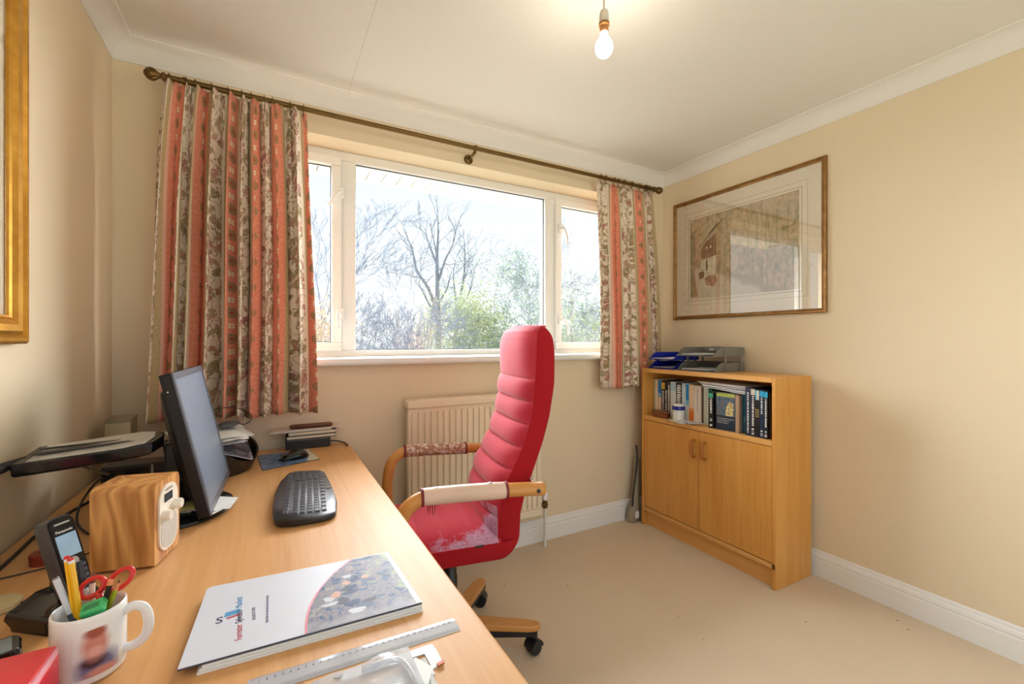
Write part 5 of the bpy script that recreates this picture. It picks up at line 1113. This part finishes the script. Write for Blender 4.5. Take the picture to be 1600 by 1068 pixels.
# rulers, set square, plastic sleeve, loose paper
def ruler(label, a, b, wd, marks_n, mat):
    a, b = Vector((*a, 0)), Vector((*b, 0)); d = b - a; ang = math.atan2(d.y, d.x); L = d.length
    t = thing('ruler', label, 'ruler', (a.x, a.y, Z0), ang)
    MB().loft([[(x, y, z) for y, z in ((0, 0.0004), (wd, 0.0004), (wd, 0.0010), (wd * 0.75, 0.0024), (wd * 0.25, 0.0024), (0, 0.0010))] for x in (0, L)]).build('ruler_blade', mat, t)
    tk = MB(); n_ = int(L / 0.001 / 2)
    for k in range(n_):
        x = 0.004 + k * 0.002
        if x > L - 0.004: break
        h = 0.0055 if k % 5 == 0 else 0.003
        tk.box(x, x + 0.0004, wd - 0.0010 - h, wd - 0.0010, 0.0025, 0.0027); tk.box(x, x + 0.0004, 0.001, 0.001 + h, 0.0025, 0.0027)
    tk.build('scale_marks', plain('ruler_ink', rgb(70, 76, 90), 0.5), t)['kind'] = 'stuff'
    for k in range(1, int(L / 0.01)):
        o = lettering('scale_number', str(k), 0.0055, MATS['ruler_ink'], t, Matrix.Translation((k * 0.01 + 0.004, wd - 0.0125, 0.0025)), 'CENTER')
    return t
RUL = plain('clear_ruler_plastic', rgb(206, 212, 220), 0.12, var=0.03)
g = G('ruler_clear', 0.08); g.color(rgb(214, 220, 230)); g.b.inputs['Alpha'].default_value = 0.55; n = g.noise(g.coord(), 5, 2); g.color(g.mix(n, rgb(206, 212, 224), rgb(226, 230, 236)))
ruler('long clear plastic ruler lying in front of the folder', (-0.03, 0.686), (0.275, 0.678), 0.036, 150, g.m)
t = thing('set_square', 'white plastic stencil frame beside the long ruler', 'set square', (0.18, 0.64, Z0)); SQ = plain('white_stencil', rgb(224, 228, 232), 0.25)
outer = [(0.10, 0.600), (0.215, 0.600), (0.224, 0.634), (0.220, 0.668), (0.10, 0.668)]
def sq(name, pts, z0, z1, mat=SQ): return MB().prism([(x - 0.18, y - 0.64) for x, y in pts], z0, z1).build(name, mat, t)
sq('frame_bar', [(0.085, 0.655), (0.224, 0.652), (0.222, 0.668), (0.085, 0.671)], 0.0002, 0.0022); sq('frame_bar', [(0.205, 0.652), (0.206, 0.616), (0.224, 0.622), (0.224, 0.652)], 0.0002, 0.0022); sq('frame_bar', [(0.085, 0.600), (0.206, 0.606), (0.206, 0.616), (0.085, 0.612)], 0.0002, 0.0022)
sq('cork_tip', [(0.214, 0.616), (0.225, 0.618), (0.225, 0.624), (0.214, 0.622)], 0.0022, 0.0042, plain('orange_tip', rgb(196, 96, 40), 0.5))
t = thing('paper_sheet', 'creased white sheet of paper at the front desk edge', 'paper', (0.15, 0.58, Z0 + 0.0046))
rings = []
for i in range(9):
    x = 0.02 + 0.18 * i / 8; fz = 0.010 * max(0, math.sin(i * 0.9)) ** 2
    rings.append([(x - 0.15, -0.10, 0.0), (x - 0.15, 0.045 + 0.012 * math.sin(i * 1.1), fz), (x - 0.15, 0.045 + 0.012 * math.sin(i * 1.1), fz + 0.0008), (x - 0.15, -0.10, 0.0008)])
MB().loft(rings).build('sheet', PAPER, t)
MB().prism([(0.0, 0.03), (0.035, 0.052), (0.052, 0.02), (0.02, -0.03)], 0.0112, 0.012).build('folded_corner', PAPER, t)
t = thing('plastic_sleeve', 'clear plastic punched sleeve lying over the rulers', 'plastic sleeve', (0.07, 0.60, Z0 + 0.0168))
g = G('polythene', 0.1); n = g.noise(g.coord(), 16, 3); g.color(g.mix(n, rgb(206, 212, 222), rgb(236, 238, 244))); g.b.inputs['Alpha'].default_value = 0.5; g.bump(n, 0.5, 0.01)
rings = []
for i in range(11):
    x = -0.10 + 0.21 * i / 10; fz = 0.003 * math.sin(i * 1.7)
    rings.append([(x, -0.10, 0.001), (x, 0.04 + 0.018 * i / 10 + fz, 0.001 + abs(fz)), (x, 0.04 + 0.018 * i / 10 + fz, 0.0018 + abs(fz)), (x, -0.10, 0.0018)])
slv = MB().loft(rings).build('sleeve_film', g.m, t)
for x in (-0.02, 0.01, 0.06): MB().prism([(x + 0.006 * math.cos(q), 0.040 + 0.0035 * math.sin(q)) for q in [2 * PI * i / 12 for i in range(12)]], 0.005, 0.0056).build('punched_hole', plain('grey_hole', rgb(150, 152, 158), 0.5), slv)
MB().tube(smooth_path([(0.10, -0.09, 0.006), (0.098, 0.0, 0.008), (0.085, 0.030, 0.008), (0.04, 0.032, 0.008)], 5), 0.004, 8).build('rolled_edge', g.m, slv, smooth=True)

# ------------------------------------------------------------------ the garden beyond the window
g = G('rough_grass', 0.9); n = g.noise(g.coord(), 1.5, 4); g.color(g.mix(n, rgb(112, 112, 98), rgb(134, 130, 116)))
tag(box('ground', g.m, None, -60, 90, -60, 120, -2.9, -2.7), kind='structure')
def bark(name, a, b):
    g = G(name, 0.9); n = g.noise(g.coord(), 5, 4); g.color(g.mix(n, rgb(*a), rgb(*b))); return g.m
BARK = bark('hazed_grey_bark', (112, 118, 128), (146, 148, 154)); BARK2 = bark('hazed_grey_twigs', (112, 122, 138), (150, 156, 166)); BARK3 = bark('tan_stems', (160, 140, 130), (186, 168, 156))  # barks painted pale, the haze of distance put into their colour
def leafmat(name, a, b):
    g = G(name, 0.6); n = g.noise(g.coord(), 2.5, 3); g.color(g.mix(n.step(0.35, 0.65), rgb(*a), rgb(*b)))
    t = g.t.nodes.new('ShaderNodeBsdfTranslucent'); x = g.t.nodes.new('ShaderNodeMixShader'); x.inputs[0].default_value = 0.4
    t.inputs[0].default_value = rgb(*b); g.t.links.new(g.b.outputs[0], x.inputs[1]); g.t.links.new(t.outputs[0], x.inputs[2]); g.t.links.new(x.outputs[0], g.t.nodes['Material Output'].inputs[0]); return g.m
IVY = leafmat('ivy_leaves', (92, 110, 92), (128, 144, 118)); LIME = leafmat('yellow_green_leaves', (122, 132, 88), (152, 160, 114)); TANL = leafmat('dry_tan_leaves', (150, 126, 100), (176, 154, 126))
def grow(m, rnd, p, d, L, r, depth, spread, up, tips, wig=0.18, ratio=0.72, minr=0.006, kids=(2, 3)):
    pts = [p]; n_ = 4 if depth > 2 else 3; dd = d.copy()
    for k in range(n_):
        dd = (dd + Vector((rnd.gauss(0, wig), rnd.gauss(0, wig), rnd.gauss(0, wig) + up * 0.12))).normalized(); pts.append(pts[-1] + dd * L / n_)
    r1 = max(minr * 0.6, r * 0.62)
    m.tube(pts, [max(minr * 0.6, r + (r1 - r) * k / n_) for k in range(n_ + 1)], 6 if depth > 3 else (4 if depth > 1 else 3))
    if depth == 0: tips.append(pts[-1]); return
    if depth <= 2: tips.append(pts[2])
    for k in range(rnd.randint(*kids)):
        q = pts[-1] if k < 2 else pts[rnd.randint(1, n_ - 1)]
        ax = Vector((rnd.gauss(0, 1), rnd.gauss(0, 1), rnd.gauss(0, 0.6))).normalized()
        nd = (dd + ax * spread * rnd.uniform(0.6, 1.2)).normalized()
        grow(m, rnd, q, nd, L * ratio * rnd.uniform(0.8, 1.15), r1 * rnd.uniform(0.7, 0.95), depth - 1, spread, up, tips, wig, ratio, minr, kids)
def leaves(rnd, pts, size, per, sp):
    m = MB()
    for p in pts:
        for k in range(per):
            c = p + Vector((rnd.gauss(0, sp), rnd.gauss(0, sp), rnd.gauss(0, sp))); a = Vector((rnd.gauss(0, 1), rnd.gauss(0, 1), rnd.gauss(0, 1))).normalized(); b = a.orthogonal().normalized(); s = size * rnd.uniform(0.6, 1.3)
            m.add([c - a * s, c + b * s * 0.45, c + a * s, c - b * s * 0.45], [(0, 1, 2, 3)])
    return m
def tree(label, x, y, height, trunk, depth, spread, up, seed, mat=BARK2, leaf=None, L0=None, lean=(0, 0), ratio=0.72, kids=(2, 3), stems=1, wig=0.18, leafsize=0.06, per=5, zmin=-1, half=1.0, group='trees beyond the window', name='bare_tree', cat='tree'):
    rnd = random.Random(seed); t = thing(name, label, cat, (x, y, -2.7), 0, group); tips = []; m = MB()
    L = L0 or (height + 2.7) * (1 - ratio) / (1 - ratio ** (depth + 1)) * 1.12
    for s in range(stems):
        o = Vector((x, y, -2.7)) + Vector((rnd.uniform(-0.5, 0.5), rnd.uniform(-0.4, 0.4), 0)) * (0 if stems == 1 else 1)
        d = Vector((lean[0] + (rnd.gauss(0, 0.22) if stems > 1 else 0), lean[1], 1)).normalized()
        grow(m, rnd, o, d, L * rnd.uniform(0.9, 1.1), trunk, depth, spread, up, tips, wig, ratio, 0.007, kids)
    # settle the crown over its spot: middle at x, top at the wanted height, spread as seen
    xs = sorted(p.x for p in tips); lo, hi = xs[int(len(xs) * 0.04)], xs[int(len(xs) * 0.96)]; zt = sorted(p.z for p in tips)[int(len(tips) * 0.995)]
    kx = 2 * half / (hi - lo); kz = (height + 2.7) / (zt + 2.7); mid_ = (lo + hi) / 2
    fx = lambda p: Vector((x + (p[0] - mid_) * kx, p[1], -2.7 + (p[2] + 2.7) * kz))
    m.v = [tuple(fx(p)) for p in m.v]; tips = [fx(p) for p in tips]
    b = m.build('branches', mat, t, world=True)
    if leaf:
        q = [p for p in tips if p.z > zmin]; f = leaves(rnd, q, leafsize, per, 0.22).build('foliage', leaf, t, world=True); f['kind'] = 'stuff'
    return t
# height = top above the room's floor level, half = half the spread of the crown
SH = dict(name='shrub', cat='shrub', group='shrubs beyond the window')
tree('fine-twigged bare tree in the left window pane', 1.55, 13.0, 4.8, 0.10, 8, 0.40, 0.3, 21, BARK2, wig=0.13, half=1.35)
tree('grey bushy bare tree at the left of the centre pane', 3.0, 12.5, 3.6, 0.10, 9, 0.62, 0.1, 5, BARK2, wig=0.2, ratio=0.76, half=1.25)
def limb_tree(label, x, y, trunk, limbs, seed, mat, fine=3):
    """trunk and limbs: (x offset, height above the floor, radius) polylines; twigs grow off them"""
    rnd = random.Random(seed); t = thing('bare_tree', label, 'tree', (x, y, -2.7), 0, 'trees beyond the window')
    m = MB(); tips = []
    for k, line in enumerate([trunk] + limbs):
        dy = rnd.uniform(-0.5, 0.5) if k else 0.0; n_ = len(line) - 1
        pts = smooth_path([(x + a, y + dy * (i / n_) ** 1.0, b) for i, (a, b, r) in enumerate(line)], 4)
        rs = [interp([(i, q[2]) for i, q in enumerate(line)], min(n_, i / 4)) for i in range(len(pts))]
        m.tube(pts, rs, 7)
        for i in range(3 if k else 10, len(pts)):
            if rnd.random() < 0.75:
                d = (pts[i] - pts[i - 1]).normalized(); a = Vector((rnd.gauss(0, 0.8), rnd.gauss(0, 0.8), rnd.uniform(-0.2, 0.8)))
                grow(m, rnd, pts[i], (d + a).normalized(), rnd.uniform(0.25, 0.55), max(0.012, rs[i] * 0.35), fine - 1, 0.45, 0.3, tips, 0.15, 0.75, 0.009, (2, 3))
    m.build('branches', mat, t, world=True); return t
limb_tree('tall bare tree with thick upright limbs in the centre pane', 4.85, 14.0,
    [(0.05, -2.7, 0.129), (0.03, 1.0, 0.102), (0.0, 2.6, 0.082), (-0.02, 3.9, 0.054), (0.02, 4.7, 0.031), (0.0, 5.45, 0.008)],
    [[(0.0, 2.1, 0.061), (-0.30, 2.9, 0.051), (-0.70, 3.5, 0.041), (-0.82, 4.1, 0.027), (-1.05, 4.65, 0.008)], [(0.0, 1.9, 0.048), (-0.35, 2.35, 0.034), (-0.80, 3.0, 0.010)], [(0.0, 3.1, 0.048), (0.22, 3.9, 0.034), (0.42, 4.4, 0.020), (0.50, 4.95, 0.007)],
     [(-0.02, 3.7, 0.041), (-0.22, 4.35, 0.027), (-0.36, 4.8, 0.014), (-0.62, 5.0, 0.005)], [(0.0, 3.9, 0.034), (-0.10, 4.6, 0.020), (-0.2, 5.15, 0.007)], [(0.0, 2.4, 0.034), (0.25, 2.9, 0.027), (0.35, 3.5, 0.010)]], 33, BARK)
limb_tree('slim bare tree leaning right beside the tall upright one', 5.65, 14.4,
    [(-0.25, -2.7, 0.095), (-0.02, 1.2, 0.075), (0.10, 2.4, 0.058), (0.30, 3.4, 0.041), (0.34, 4.2, 0.024), (0.30, 5.0, 0.007)],
    [[(0.05, 1.9, 0.041), (-0.02, 2.8, 0.034), (-0.10, 3.5, 0.020), (0.0, 4.1, 0.007)], [(0.1, 2.3, 0.034), (0.45, 2.9, 0.027), (0.55, 3.6, 0.008)], [(0.3, 3.3, 0.027), (0.5, 3.9, 0.014), (0.48, 4.4, 0.005)]], 14, BARK)
tree('broad ivy-covered tree filling the right of the centre pane', 7.5, 14.0, 4.5, 0.16, 9, 0.60, 0.1, 8, BARK2, IVY, wig=0.2, ratio=0.76, per=1, leafsize=0.055, half=1.9)
tree('tall bare tree seen behind the right window post', 9.9, 14.0, 6.6, 0.10, 7, 0.34, 0.5, 17, BARK, wig=0.12, half=1.5)
tree('grey twiggy tree low in the right window pane', 10.4, 13.2, 3.7, 0.10, 9, 0.62, 0.1, 29, BARK2, IVY, wig=0.2, ratio=0.76, per=1, leafsize=0.05, half=1.7)
tree('yellow-green leafy shrub under the tall upright tree', 5.0, 12.2, 2.75, 0.05, 6, 0.6, 0.1, 41, BARK2, LIME, stems=3, per=7, leafsize=0.055, zmin=0.2, half=0.62, **SH)
tree('mid green leafy shrub behind the red chair back', 6.3, 11.5, 2.3, 0.05, 6, 0.62, 0.1, 43, BARK2, IVY, stems=4, per=7, leafsize=0.055, zmin=0.2, half=1.1, **SH)
tree('pale tan stemmy thicket left of the yellow-green shrub', 3.4, 11.6, 2.8, 0.022, 4, 0.16, 0.5, 47, BARK3, stems=22, wig=0.07, half=0.62, **SH)
tree('dry tan hedge low in the left window pane', 0.95, 11.0, 1.9, 0.04, 6, 0.6, 0.1, 53, BARK3, TANL, stems=3, per=6, leafsize=0.05, zmin=0.3, half=0.55, **SH)
tree('green and tan shrub low in the right window pane', 8.8, 11.5, 2.1, 0.05, 6, 0.62, 0.1, 59, BARK2, LIME, stems=4, per=4, leafsize=0.05, zmin=0.2, half=0.9, **SH)
tree('grey tangled thicket at the foot of the bushy bare tree', 2.3, 12.0, 2.4, 0.05, 8, 0.62, 0.1, 61, BARK2, stems=2, half=0.8, **SH)
